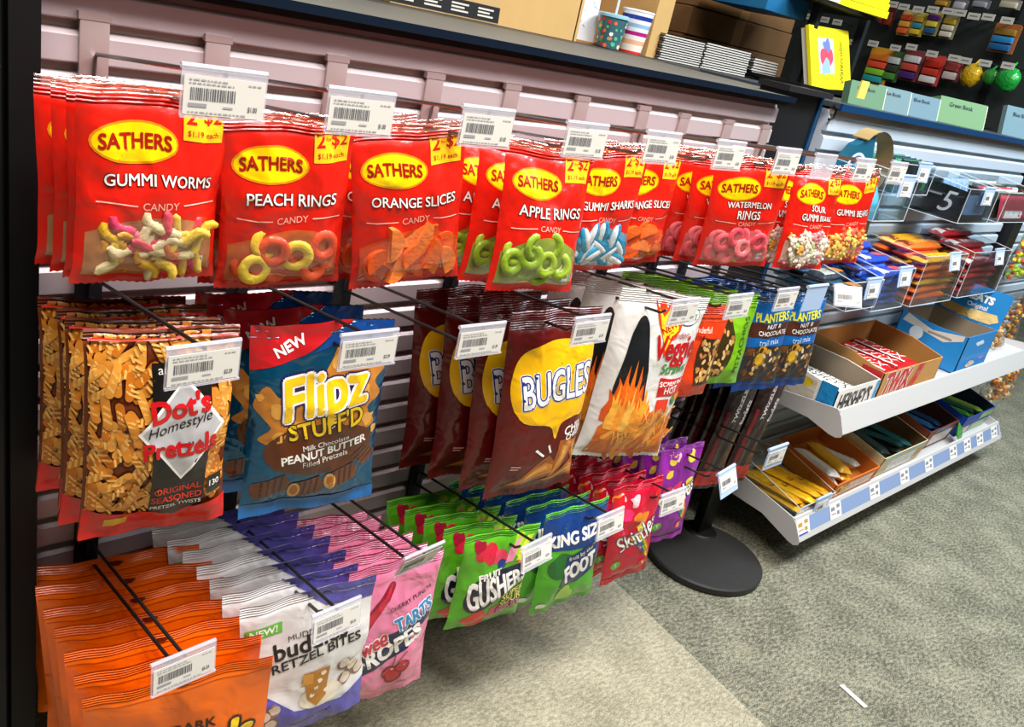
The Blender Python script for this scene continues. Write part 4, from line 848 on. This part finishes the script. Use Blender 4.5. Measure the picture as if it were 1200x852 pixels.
# ------------------------------------------------------------------ pink rope candy bags
cherries = [(.55, .205, .085), (.68, .23, .085), (.6, .16, .09)]
swt = [[('S', [(.03, .6), (.35, .8), (.44, .86), (.5, .83), (.4, .74), (.05, .5)], ink('8a0f2a')), ('P', [(.03, .42), (.95, .62), (.97, .54), (.75, .46), (.72, .36), (.03, .2)], ink('17204f'))],
       [('S', [(.05, .6), (.36, .775), (.46, .85), (.44, .80), (.34, .70), (.05, .54)], ink('c01f3c')), ('T', 'CHERRY PUNCH', .68, .72, .5, ink('4a1626'), {'rot': 16}), ('T', 'SweeTARTS', .5, .56, .88, ink('f4f4f4'), {'bold': .11, 'rot': 18, 'hs': 1.5}), ('T', 'ROPES', .55, .415, .64, WHITE, {'bold': .05, 'rot': 18, 'hs': 1.35}), ('T', 'SOFT &', .13, .33, .2, WHITE, {'rot': 16}), ('T', 'CHEWY', .13, .295, .2, WHITE, {'rot': 16})]+[('O', u, v, r, r, ink('8a1020')) for u, v, r in cherries],
       [('T', 'SweeTARTS', .5, .56, .88, ink('2a86c4'), {'bold': .04, 'rot': 18, 'hs': 1.5})]+[('O', u-.01, v+.008, r*.75, r*.75, ink('c02a34')) for u, v, r in cherries]+[('P', [(.6, .27), (.62, .27), (.72, .34), (.71, .345)], ink('6a5a20')), ('P', [(.56, .26), (.57, .26), (.60, .34), (.59, .34)], ink('6a5a20'))],
       [('T', 'Swee', .23, .49, .38, ink('d02a48'), {'bold': .04, 'rot': 18, 'hs': 1.5}), ('O', .57, .23, .014, .014, ink('f4c8c8')), ('O', .69, .25, .014, .014, ink('f4c8c8')), ('R', .4, .06, .85, .072, ink('a04060'))]]
swt[2][0] = ('T', 'TARTS', .74, .60, .46, ink('2a86c4'), {'bold': .04, 'rot': 18, 'hs': 1.5})
swt[1][2] = ('T', 'TARTS', .74, .60, .46, ink('f4f4f4'), {'bold': .11, 'rot': 18, 'hs': 1.5}); swt[1].append(('T', 'Swee', .25, .475, .38, WHITE, {'bold': .11, 'rot': 18, 'hs': 1.5}))
swt[3][0] = ('T', 'Swee', .25, .475, .38, ink('d02a48'), {'bold': .04, 'rot': 18, 'hs': 1.5})
b = Bag(.15, .25, .03, M('e07ba0', .28, 0, .7, .6, 26), vb=.05, vt=.93, seed=20, wr=.0036)
r_ = make_bag(b, 'rope_candy_bag', 'x', 'candy bag', 'pink rope candy bags', swt)
series(r_, 6, (.69, -.242, .43, -6, 0, -2), .032, 'pink bag of cherry rope candy', 'on the third bottom hook', jit=4, dx=-.004)

# ------------------------------------------------------------------ green fruit snack bags
rg = random.Random(2)
gus = [[('P', blob(u, v, r, 10, .3, .85), ink(c)) for u, v, r, c in ((.3, .8, .12, 'c8203a'), (.75, .82, .14, '9ac81e'), (.5, .75, .1, 'e0385a'), (.85, .7, .1, 'e87a2a'), (.35, .1, .16, 'd83a28'), (.6, .14, .12, 'c84a68'), (.2, .88, .07, '9a1230'))]+[('O', .52, .68, .06, .06, ink('1f3a80'))],
       [('S', [(.12, .28), (.16, .5), (.4, .6), (.85, .66), (.97, .62), (.95, .48), (.7, .42), (.45, .26), (.25, .2)], ink('161636')), ('P', [(.56, .68), (.6, .82), (.8, .92), (.66, .7)], ink('e88aa8')), ('P', [(.7, .7), (.86, .9), (.96, .9), (.8, .68)], ink('d8e24a'))],
       [('T', 'FRUIT', .38, .585, .3, WHITE, {'bold': .05, 'rot': 12}), ('T', 'GUSHERS', .53, .45, .8, WHITE, {'bold': .05, 'rot': 16, 'hs': 2.1, 'taper': -.35}), ('T', 'SUPER', .78, .34, .36, BLACK, {'bold': .06, 'rot': 10}), ('T', 'SOUR', .78, .255, .34, BLACK, {'bold': .06, 'rot': 10}), ('T', 'BERRY', .78, .175, .36, BLACK, {'bold': .05, 'rot': 10})],
       [('T', 'SUPER', .78, .34, .36, ink('f4e87a'), {'bold': .015, 'rot': 10}), ('T', 'SOUR', .78, .255, .34, ink('f4e87a'), {'bold': .015, 'rot': 10}), ('T', 'BERRY', .78, .175, .36, ink('d86aa0'), {'bold': .03, 'rot': 10})]]
b = Bag(.145, .18, .034, film('55a81c'), vb=.05, vt=.93, seed=21, wr=.003)
r_ = make_bag(b, 'fruit_snack_bag', 'x', 'candy bag', 'green fruit snack bags', gus)
series(r_, 5, (.90, -.24, .418, -8, 0, 1), .04, 'lime green bag of fruit snacks', 'right of the pink bags', dx=-.008)
foot = [[('P', [(0, 1), (1, 1), (1, .5), (.8, .4), (.6, .62), (0, .64)], ink('123a7c')), ('S', [(.1, .5), (.3, .6), (.6, .55), (.9, .7), (.95, .6), (.6, .4), (.2, .38)], ink('1f6a2a')), ('P', [(.75, .6), (.9, .72), (.97, .66), (.8, .54)], ink('e0c82a'))],
        [('T', 'KING SIZE', .5, .74, .86, WHITE, {'bold': .05, 'rot': 4, 'hs': 1.2}), ('P', [(.3, .26), (.36, .56), (.88, .66), (.92, .36), (.6, .26)], ink('1a2f66')), ('P', blob(.45, .16, .12, 10, .3, .66), ink('a8d85a'))],
        [('T', 'FOOT', .62, .42, .52, WHITE, {'bold': .07, 'rot': 14, 'hs': 1.7}), ('T', 'fruit by the', .6, .555, .4, WHITE, {'rot': 12}), ('O', .12, .08, .07, .05, WHITE)]]
b = Bag(.14, .208, .034, film('4fae22'), vb=.05, vt=.93, seed=22, wr=.003)
r_ = make_bag(b, 'fruit_roll_bag', 'x', 'candy bag', 'king size fruit roll bags', foot)
series(r_, 6, (1.068, -.246, .42, -8, -1, -5), .035, 'blue and green king size fruit roll bag', 'on its hook', dx=-.012)
def rainbow(u, v, s):
    cs = ('d8202a', 'e8801a', 'e8d01a', '3a9a2a', '2a5ab0')
    return [('P', ellipse(u, v, s*(1-.14*i), s*.52*(1-.14*i), 14, -.5, 0, PI), ink(c)) for i, c in enumerate(cs)]
def skit(base, accent, seed):
    rs = random.Random(seed)
    fl = [('P', blob(rs.uniform(.08, .92), rs.uniform(.55, .95), .09, 9, .35, .5), ink(rs.choice(('f2c8cc', 'f08a2a', 'f4d84a', 'e8306a', accent)))) for _ in range(12)]
    return [fl+[('P', [(.02, .99), (.3, .99), (.12, .6), (.02, .55)], ink(accent))], rainbow(.6, .36, .32)+[('T', 'Skittles', .55, .52, .84, ink('3a0a30'), {'bold': .06, 'rot': 24, 'hs': 1.6}), ('O', .2, .22, .09, .09, ink('6ab83a')), ('O', .75, .18, .08, .08, ink('d8402a')), ('R', .03, .01, .97, .07, ink(accent))],
            [('T', 'Skittles', .55, .52, .84, WHITE, {'bold': .02, 'rot': 24, 'hs': 1.6}), ('T', 'S', .2, .222, .05, WHITE), ('T', 'S', .75, .182, .05, WHITE)]]
b = Bag(.115, .228, .034, film('cf1236'), vb=.06, vt=.93, seed=23, wr=.0036)
r_ = make_bag(b, 'fruit_candy_bag', 'x', 'candy bag', 'red and pink fruit candy bags', skit('cf1236', 'dc1424', 1))
series(r_, 5, (1.235, -.244, .425, -10, 1, -10), .034, 'red and pink bag of fruit candy', 'on its hook', dx=-.008, jit=4)
b = Bag(.12, .235, .03, film('8a1f98'), vb=.06, vt=.93, seed=24, wr=.003)
r_ = make_bag(b, 'fruit_candy_bag', 'x', 'candy bag', 'purple fruit candy bags', skit('8a1f98', 'a02cb0', 4))
series(r_, 4, (1.425, -.20, .44, -10, 0, -6), .036, 'purple bag of fruit candy', 'behind the red and pink ones', dx=-.012)
# ------------------------------------------------------------------ dark red licorice packs
lic = [[('R', .03, .02, .97, .12, ink('b01414')), ('P', [(.1, .14), (.2, .14), (.2, .5), (.1, .5)], ink('7a1420'))], [('T', 'TWIZZLERS', .45, .56, 1.0, ink('cfc4c0'), {'rot': 84, 'bold': .04}), ('T', 'twists', .75, .50, .6, ink('cfc4c0'), {'rot': 84, 'bold': .03})]]
b = Bag(.10, .40, .022, film('22060b'), vb=.04, vt=.95, seed=25, wr=.0022)
r_ = make_bag(b, 'licorice_pack', 'x', 'candy bag', 'long dark red licorice packs', lic)
series(r_, 5, (1.845, -.155, .635, -6, 0, 8), .026, 'long dark red licorice pack', 'in front of the black upright', dx=.002)
r2 = dup(r_); series(r2, 5, (1.70, -.16, .655, -6, 0, 7), .026, 'long dark red licorice pack', 'under the slim blue packs', dx=.002)

T = 1.0605
hook(.347, T+.004, 'wire hook with white price tag above the gummy worm bags', '$1.00')
hook(.482, T, 'wire hook with white price tag above the peach ring bags', '$1.00')
hook(.642, T-.002, 'wire hook with white price tag above the orange slice bags', '$1.00')
hook(.802, T-.006, 'wire hook with white price tag above the green apple ring bags', '$1.00')
hook(.953, T-.006, 'wire hook with white price tag above the blue shark bags', '$1.00')
hook(1.115, T-.008, 'wire hook with white price tag left of the pink ring bags', '$1.00')
hook(1.28, T-.009, 'wire hook with white price tag above the pink watermelon ring bags', '$1.00')
hook(1.405, T-.012, 'wire hook with blank clear tag holder right of the pink rings', '$1.00', empty=True)
hook(1.556, T-.012, 'wire hook with white price tag above the amber bear bags', '$1.00')
hook(1.70, T-.012, 'wire hook with white price tag at the right end of the top row', '$1.00', px0=1.70)
Mz = .812
hook(.349, Mz+.006, 'wire hook through the pretzel twist bags with a tilted tag', '$2.29', DPL, WIRED, yaw=3)
hook(.535, Mz, 'wire hook through the teal foil bags with a price tag', '$3.39', DPL, WIRED)
hook(.70, Mz-.006, 'empty wire hook with price tag left of the maroon bags', '$1.39', DPL, WIRED)
hook(.905, Mz-.012, 'wire hook through the maroon corn snack bags', '$1.39', DPL, WIRED)
hook(1.12, Mz-.002, 'wire hook through the white veggie straw bags', '$2.59', DPL, WIRED)
hook(1.278, Mz-.004, 'wire hook through the orange red pistachio bags', '$3.29', DPL, WIRED)
hook(1.435, Mz-.002, 'wire hook between the green pistachios and the blue packs', '$3.29', DPL, WIRED)
hook(1.545, Mz-.004, 'wire hook with blank bluish holder above the right blue packs', '$1.49', DPL, WIRED, empty=True, blue=True)
hook(1.675, Mz-.012, 'wire hook with tilted tag at the right end of the middle row', '$1.49', DPL, WIRED, tilt=-25, yaw=-20)
Bz = .448
hook(.356, Bz+.002, 'wire hook through the orange pouches at the lower left', '$5.25', DPL, WIRED, tilt=-4, yaw=4)
hook(.552, Bz-.010, 'wire hook through the white and violet pouches', '$5.25', DPL, WIRED, tilt=-8, yaw=4)
hook(.69, Bz+.025, 'wire hook through the pink bags with upturned tag', '$3.39', DPL, WIRED, tilt=22, yaw=6, length=.29)
hook(.912, Bz-.022, 'wire hook through the lime green fruit snack bags', '$2.29', DPL, WIRED, tilt=-14, yaw=6)
hook(1.088, Bz-.018, 'wire hook through the king size fruit roll bags', '$2.29', DPL, WIRED, tilt=-12, yaw=3)
hook(1.268, Bz-.022, 'wire hook through the red and pink candy bags', '$2.29', DPL, WIRED, tilt=-10)
hook(1.44, Bz-.016, 'wire hook through the purple candy bags', '$2.29', DPL, WIRED, tilt=-25, yaw=8, blue=True)
hook(1.63, Bz-.004, 'wire hook in front of the dark red licorice packs', '$2.29', DPL, WIRED, blue=True)
# ------------------------------------------------------------------ things on the counter behind
tbk = thing('back_counter', 'dark counter behind the ledge carrying books and a wooden box', 'counter')
MB().box((.1, .56, 1.095), (3.5, 1.35, 1.1175), M('3f3d38', .6)).build('table_top', tbk)
for x in (.2, 3.4): MB().box((x, .6, 0), (x+.05, 1.3, 1.095), M('26252a', .6)).build('end_panel', tbk)
zT = 1.118; WOOD = M('c6a268', .5, 0, 0, 0, 60, .08, 14); WOODD = M('a5753f', .55, 0, 0, 0, 60, .1, 14)
wb = thing('display_box', 'pale wooden display box holding tumblers on the back counter', 'box', (1.9, .75, zT))
MB().box((-.335, 0, 0), (-.04, .018, .36), WOOD).build('front_panel', wb, smooth=0)
MB().box((-.335, .018, 0), (-.317, .32, .36), WOOD).build('side_panel', wb, smooth=0)
MB().box((-.045, .0, 0), (-.03, .32, .36), WOOD).build('divider', wb, smooth=0)
MB().box((.27, -.01, 0), (.345, .32, .36), WOOD).build('side_panel', wb, smooth=0)
MB().box((-.317, .302, 0), (.27, .32, .36), WOODD).build('back_panel', wb, smooth=0)
MB().box((-.317, .018, 0.0), (.27, .302, .006), WOODD).build('bottom_panel', wb, smooth=0)
pc = thing('art_card', 'blue and white printed card leaning inside the wooden box', 'card', (1.93, .80, zT+.006), rot=(R(-6), 0, R(-20)))
mb = MB(); mb.box((-.05, 0, 0), (.05, .003, .2), paper('dfe6ee')); rr = random.Random(1)
for i in range(22): mb.add([(a*.1-.05, -.0005, b*.2) for a, b in blob(rr.uniform(.12, .88), rr.uniform(.08, .92), .07, 8, .4, .5)], [tuple(range(8))], paper(rr.choice(('4f86c8', '7fb2e0', '2f5fae', 'a8c8e8', 'c8a8b0'))))
mb.build('card', pc, smooth=0)
def tumbler(label, x, y, h, body, lid, straw=None):
    r = thing('tumbler', label, 'cup', (x, y, zT), 'tumblers in the wooden box'); mb = MB(); r0, r1 = .036, .05
    return r, r0, r1
t1, a, b_ = tumbler('dark tumbler with colourful dots, blue lid and straw', 1.985, .735, .1, 0, 0)
mb = MB(); mb.lathe([(.036, 0), (.038, .002), (.050, .098)], M('3c6670', .25, 0, .6), 32, (0, 0, .0)); rr = random.Random(3)
for i in range(70):
    th = rr.uniform(0, 2*PI); z = rr.uniform(.008, .09); rad = .038+(.012*z/.098)+.0006; s = rr.uniform(.004, .008); c = rr.choice(('c8302a', 'e86a3a', 'f0f0e8', '2f9a6a', '4ab88a', 'e8c84a'))
    mb.add([(rad*math.cos(th+s*math.cos(q)/rad), rad*math.sin(th+s*math.cos(q)/rad), z+s*math.sin(q)) for q in [k*PI/4 for k in range(8)]], [tuple(range(8))], M(c, .4))
mb.build('cup_body', t1); MB().lathe([(.05, .097), (.054, .098), (.054, .106), (.046, .11), (.01, .111)], M('8fc4dc', .3, 0, .4), 32).build('lid', t1)
MB().tube([(.005, 0, .02), (.005, 0, .20)], .004, M('cfe4f0', .3), 10).build('straw', t1)
t2, a, b_ = tumbler('striped tumbler with white rim beside the dotted one', 2.085, .735, .1, 0, 0)
bands = [(0, .008, 'd8302a'), (.008, .028, 'ece4d8'), (.028, .042, 'e8b08a'), (.042, .056, 'ece8e0'), (.056, .068, 'b01a7c'), (.068, .08, 'dfe8ee'), (.08, .092, '8fb8d8'), (.092, .104, 'eceaf0'), (.104, .117, '1a3a96'), (.117, .128, 'f0eef0')]
mb = MB()
for z0, z1, c in bands: mb.lathe([(.037+.11*z0, z0), (.037+.11*z1, z1)], M(c, .35, 0, .3), 32)
mb.build('cup_body', t2); MB().lathe([(.0515, .127), (.053, .130), (.051, .134), (.02, .134)], M('f2f0f2', .35), 32).build('rim', t2)
t1.scale = (.86, .86, .84); t2.scale = (.9, .9, .88)
# book stacks
PG = paper('cfccc4'); CV = M('17171a', .5)
def book(label, grp, x, y, z, w, d, t, rz):
    r = thing('book', label, 'book', (x, y, z), grp, (0, 0, R(rz))); MB().box((-w/2, 0, 0), (w/2, d, .0016), CV).box((-w/2, 0, t-.0016), (w/2, d, t), CV).build('cover', r, smooth=0); MB().box((-w/2+.003, -.001, .0016), (w/2-.003, d-.003, t-.0016), PG).build('pages', r, smooth=0)
ROWS = ('bottom', 'second', 'third', 'fourth', 'fifth', 'sixth', 'seventh', 'eighth', 'ninth', 'tenth', 'eleventh', 'twelfth', 'top')
for s, (x, w, n, t, nm, rz) in enumerate(((2.315, .205, 11, .0068, 'left', -2), (2.56, .24, 11, .0072, 'middle', -4), (2.80, .13, 8, .0085, 'right', -10))):
    for k in range(n): book('black covered book, %s of the %s stack on the counter' % (ROWS[k] if k < n-1 else 'top', nm), 'books stacked on the back counter', x+.003*((k*7) % 3-1), .72, zT+k*t, w, .26, t-.0003, rz+((k*5) % 3-1)*.6)
# brown boxes and rack behind
for i in range(4):
    bx = thing('cardboard_box', 'flat brown cardboard box, %s of the dim pile' % ('lowest', 'second', 'third', 'topmost')[i], 'box', (3.02+.01*i, 1.0, 1.118+.095*i), 'brown boxes behind the books', (0, 0, R(-4+2*i)))
    MB().box((-.33, 0, 0), (.33, .3, .092), M('7a5632', .75, 0, 0, 0, 60, .1, 10), .003).build('box_body', bx, smooth=0)
    MB().box((-.06, -.0012, .0), (.0, 0, .092), M('9a7440', .4)).build('packing_tape', bx, smooth=0)
rk = thing('wire_rack', 'black display rack holding yellow pads behind the post', 'rack', (0, 0, 0))
for u in (932, 990): 
    p = at_y(u, 98, .62); MB().box((p.x-.012, .61, 1.118), (p.x+.012, .64, 1.9), M('2c3236', .4, .4)).build('rack_upright', rk, smooth=0)
MB().box((2.72, .52, 1.128), (3.3, .86, 1.140), BLK).build('rack_shelf', rk, smooth=0)
MB().box((2.70, .55, 1.391), (3.16, .86, 1.401), BLK).build('rack_shelf', rk, smooth=0)
YP = M('f0e010', .5)
yp = thing('paper_pad', 'yellow watercolour pad standing on the black rack', 'pad', (2.965, .54, 1.142), rot=(R(-22), R(-4), 0))
mb = MB(); mb.box((-.145, 0, 0), (.145, .012, .205), YP); sheet(mb, [[('R', .2, .25, .58, .82, paper('b8c4d8'))], [('P', blob(.38, .5, .14, 10, .3, 1.4), paper('d8485a')), ('P', blob(.36, .36, .1, 9, .4, 1.3), paper('8fb0d8')), ('P', blob(.42, .7, .09, 9, .4, 1.2), paper('6a78b0')), ('T', 'Watercolor', .76, .46, .5, paper('5e560a'), {'rot': 90, 'shear': .2, 'hs': 1.3})]],   .29, .205, planar((-.145, -.0003, 0), (1, 0, 0), (0, 0, 1))); mb.build('pad_cover', yp, smooth=0)
MB().box((-.14, .012, .002), (.14, .03, .2), paper('d8d4c0')).build('pad_sheets', yp, smooth=0)
for i in range(4):
    q = thing('paper_pad', 'yellow pad lying on the upper rack shelf, %s' % ('lowest', 'second up', 'third up', 'topmost')[i], 'pad', (2.93, .56, 1.402+.024*i), 'yellow pads on the rack shelf', (0, 0, R(-14+2*i)))
    MB().box((-.2, 0, 0), (.2, .22, .022), YP).build('pad_cover', q, smooth=0); MB().box((-.198, -.001, .004), (-.05, .0, .018), paper('e8e4d0')).build('pad_sheets', q, smooth=0)
tag(MB().box((2.60, .66, 1.33), (2.86, .9, 1.40), M('1f6a9a', .45), .002).build('blue_carton'), 'blue carton on the rack above the brown boxes', 'carton')
# small goods left of the wooden box
for i in range(4):
    g = thing('boxed_goods', 'small kraft pack with black band, %s beside the wooden box' % ('leftmost', 'second from left', 'third from left', 'rightmost')[i], 'pack', (1.28+.083*i, .745, zT), 'kraft packs on the counter', (R(-4), 0, R(-6+5*(i % 2))))
    mb = MB(); mb.box((-.04, 0, 0), (.04, .03, .12), M('b89a68', .6), .002); mb.box((-.0405, -.001, .004), (.0405, .0, .04), M('1a1a1c', .5))
    for k in range(3): mb.box((-.03, -.0016, .012+.008*k), (.02-.012*(k % 2), -.001, .016+.008*k), paper('cfcac0'))
    mb.build('pack_body', g, smooth=0)
# ---- exam books standing on the right counter
def exam(label, txt, u, v, w, h, t, col, n, rz=-30, y=.06, x=None):
    p = at_y(u, v, y); r = thing('exam_book_stack', label, 'booklets', (p.x, y, 1.1245), 'exam booklets on the right counter', (R(-14), 0, R(rz)))
    mb = MB(); m = paper(col)
    mb.box((-w/2, 0, 0), (w/2, t, h), m)
    for k in range(n): mb.box((w/2, t*k/n, .002), (w/2+.002*(1+k % 2), t*(k+.7)/n, h-.002), paper('c9d2b4'))
    sheet(mb, [[('T', txt, .45, .74, .5, paper('1f2f3a'), {'bold': .01})]], w, h, planar((-w/2, -.0003, 0), (1, 0, 0), (0, 0, 1))); mb.build('booklets', r, smooth=0); return r
exam('stack of green exam booklets with a yellow note', 'Green Book', 1014, 124, .105, .058, .03, '5a8064', 6)
exam('pale blue exam booklet left of the dark gap', 'Blue Book', 1045, 128, .105, .062, .01, '66838a', 3)
exam('pale blue exam booklet right of the dark gap', 'Blue Book', 1080, 134, .11, .062, .01, '62808e', 3)
exam('thick stack of light green exam booklets at right', 'Green Book', 1125, 146, .175, .076, .06, '688e66', 10)
exam('pale blue exam booklets at the right frame edge', 'Blue Book', 1195, 158, .15, .10, .02, '66838c', 4)
tag(MB().box((-.02, -.004, .004), (.02, 0, .045), paper('d8c85a')).build('sticky_note', None, at_y(1006, 117, .035)), 'yellow note standing by the green booklets', 'note')
# ---- far pegboard with hanging goods
PB0 = Vector((4.2, .6, 1.3)); PBd = Vector((.2057, .9786, 0)); PBn = Vector((-.9786, .2057, 0)); PR = math.atan2(-PBd.y, -PBd.x)
pg = thing('pegboard', 'dark pegboard wall with rows of hanging stationery', 'pegboard', PB0+PBn*-.02, rot=(0, 0, PR))
mb = MB(); mb.box((-1.2, 0, -1.29), (.5, .03, .9), M('262c29', .75)); mb.build('board', pg, smooth=0)
MB().box((.1, -.008, -.3), (.13, 0, .9), M('0c0d0e', .6)).build('standard', pg, smooth=0)
MB().box((-1.0, -.25, -.2), (.2, 0, -.17), M('121212', .6)).build('ledge', pg, smooth=0)
def peg(u0, v0, u1, v1, kind, cols, label, cat, off=.05, rotd=0):
    c = at_plane((u0+u1)/2, (v0+v1)/2, PB0+PBn*off, PBn); sc = FPX/((c-CAM_POS).dot(FW)); w = (u1-u0)/sc*1.08; h = (v1-v0)/sc*1.05
    r = thing(kind, label, cat, (c.x, c.y, c.z-h/2), 'goods hanging on the far pegboard', (0, R(rotd), PR)); mb = MB(); n = len(cols)-1
    P = [(-w/2, 0), (w/2, 0), (w/2, h*.94), (w*.42, h), (-w*.42, h), (-w/2, h*.94)]
    mb.prism(P, 0, .004, paper(cols[0]), 'y'); mb.build('backing_card', r, smooth=0)
    mb = MB()
    for k in range(n):
        a, b = h*(.06+.78*k/n), h*(.06+.78*(k+.86)/n); mb.box((-w*.40, -.018, a), (w*.40, -.0005, b), M(cols[k+1], .35, 0, .4), min(.006, (b-a)*.3, w*.15))
    mb.build('product', r, smooth=40)
PE = ((1020, 7, 1037, 25, 'clip_pack', ('b02a3a', 'e0403a', 'd84a6a'), 'red clip pack on the far board'), (1038, 10, 1048, 30, 'clip_pack', ('5a2418', '7a3020'), 'dim rust pack on the far board'),
      (1054, 13, 1070, 40, 'highlighter_pack', ('c8b070', 'd8602a', 'e0a040', 'd8502a'), 'orange highlighter pack on the far board'), (1069, 16, 1084, 41, 'highlighter_pack', ('c8b850', 'd8b82a', '3a8aa0', 'c89a30'), 'yellow highlighter pack on the far board'),
      (1086, 13, 1102, 40, 'marker_pack', ('b0a060', '2a5a8a', 'd8c84a', '5a2a7a'), 'purple and blue marker pack'), (1104, 18, 1121, 44, 'eraser_pack', ('8a8460', 'd8d2bc', 'c8c2a8', 'c8a02a'), 'white eraser pack on the far board'),
      (1162, 29, 1192, 60, 'pen_pack', ('9a5a2a', '1a5a8a', '2a7ab0', '8a6a2a'), 'blue pack hanging at the right'), (1096, 0, 1113, 7, 'small_pack', ('8a6a2a', 'b0802a'), 'brown pack at the top edge'), (1118, 0, 1134, 11, 'small_pack', ('6a6468', 'b0aab0'), 'grey pack at the top edge'), (1140, 0, 1160, 9, 'small_pack', ('6a6a70', '8a8a90'), 'silver pack at the top edge'), (1172, 0, 1196, 10, 'small_pack', ('8a8478', 'b0a890'), 'beige pack at the top edge'),
      (1014, 58, 1044, 97, 'sticky_note_pack', ('d89a2a', '2aa0a0', '8ac83a', 'f0503a', 'e0782a'), 'orange sticky note pack above the green booklets'), (1038, 62, 1056, 94, 'small_pack', ('4a6a3a', '4a8a3a', '3a3a34', 'c8c8c8'), 'green pack right of the sticky notes'), (1056, 60, 1080, 93, 'small_pack', ('7a3a3a', '4a2a6a', 'c84a40', 'd0ccc8'), 'white and purple pack on the far board'),
      (1080, 66, 1104, 98, 'small_pack', ('c8403a', 'd8d4d0', 'c03a2a', 'b02a20'), 'red and white pack on the far board'), (1107, 70, 1126, 94, 'small_pack', ('8a3a34', 'c8b8b4', 'b04a40'), 'dim red pack on the far board'))
for u0, v0, u1, v1, k, c, l in PE: peg(u0, v0, u1, v1, k, c, l, 'stationery')
def net(u, v, r, col, label):
    c = at_plane(u, v, PB0+PBn*.09, PBn); sc = FPX/((c-CAM_POS).dot(FW)); mb = MB(); mb.ell((0, 0, 0), (r/sc, r/sc*.6, r/sc), M(col, .3, .1, .5, .5, 60), 16, 10, None, .07); mb.build
    t = thing('net_bag', label, 'bag', c, 'goods hanging on the far pegboard', (0, 0, PR)); mb.build('bag', t); MB().tube([(0, 0, r/sc*.9), (0, .02, r/sc*1.4)], .004, M(col, .4)).build('bag_neck', t)
net(1138, 88, 13, 'c8a01a', 'round yellow bag on the far board'); net(1160, 90, 9, '2a7a30', 'small green bag on the far board'); net(1181, 93, 14, '1f9a3a', 'bright green bag at the right edge')
for i, (u, v) in enumerate(((1046, 5), (1059, 8), (1076, 11), (1093, 11), (1111, 13), (1125, 15), (1141, 19), (1158, 20), (1180, 24), (1028, 3), (1049, 56), (1068, 55), (1092, 63), (1118, 68), (1131, 71), (1154, 74), (1181, 77), (1023, 51), (1000, 50), (945, 19), (966, 23), (981, 26))):
    c = at_plane(u, v, PB0+PBn*.11, PBn); t = thing('price_tag', 'small white price tag on a peg of the far dark pegboard', 'price tag', c, 'white price tags on the far board', (0, 0, PR))
    mb = MB(); mb.box((-.028, 0, -.013), (.028, .002, .013), paper('c4c2b8')); mb.box((-.018, -.0006, -.002), (.018, 0, .003), paper('7a7a74')); mb.build('tag_card', t, smooth=0); MB().tube([(0, .002, .008), (0, .13, .004)], .0025, M('3a3a3a', .4, .6)).build('peg_hook', t)
tag(MB().box((-.006, -.033, 0), (.006, .033, .0015), paper('c4c2ba')).build('paper_scrap', None, at_z(1000, 816, .001)), 'small white paper scrap lying on the carpet', 'paper scrap').rotation_euler = (0, 0, R(-12))
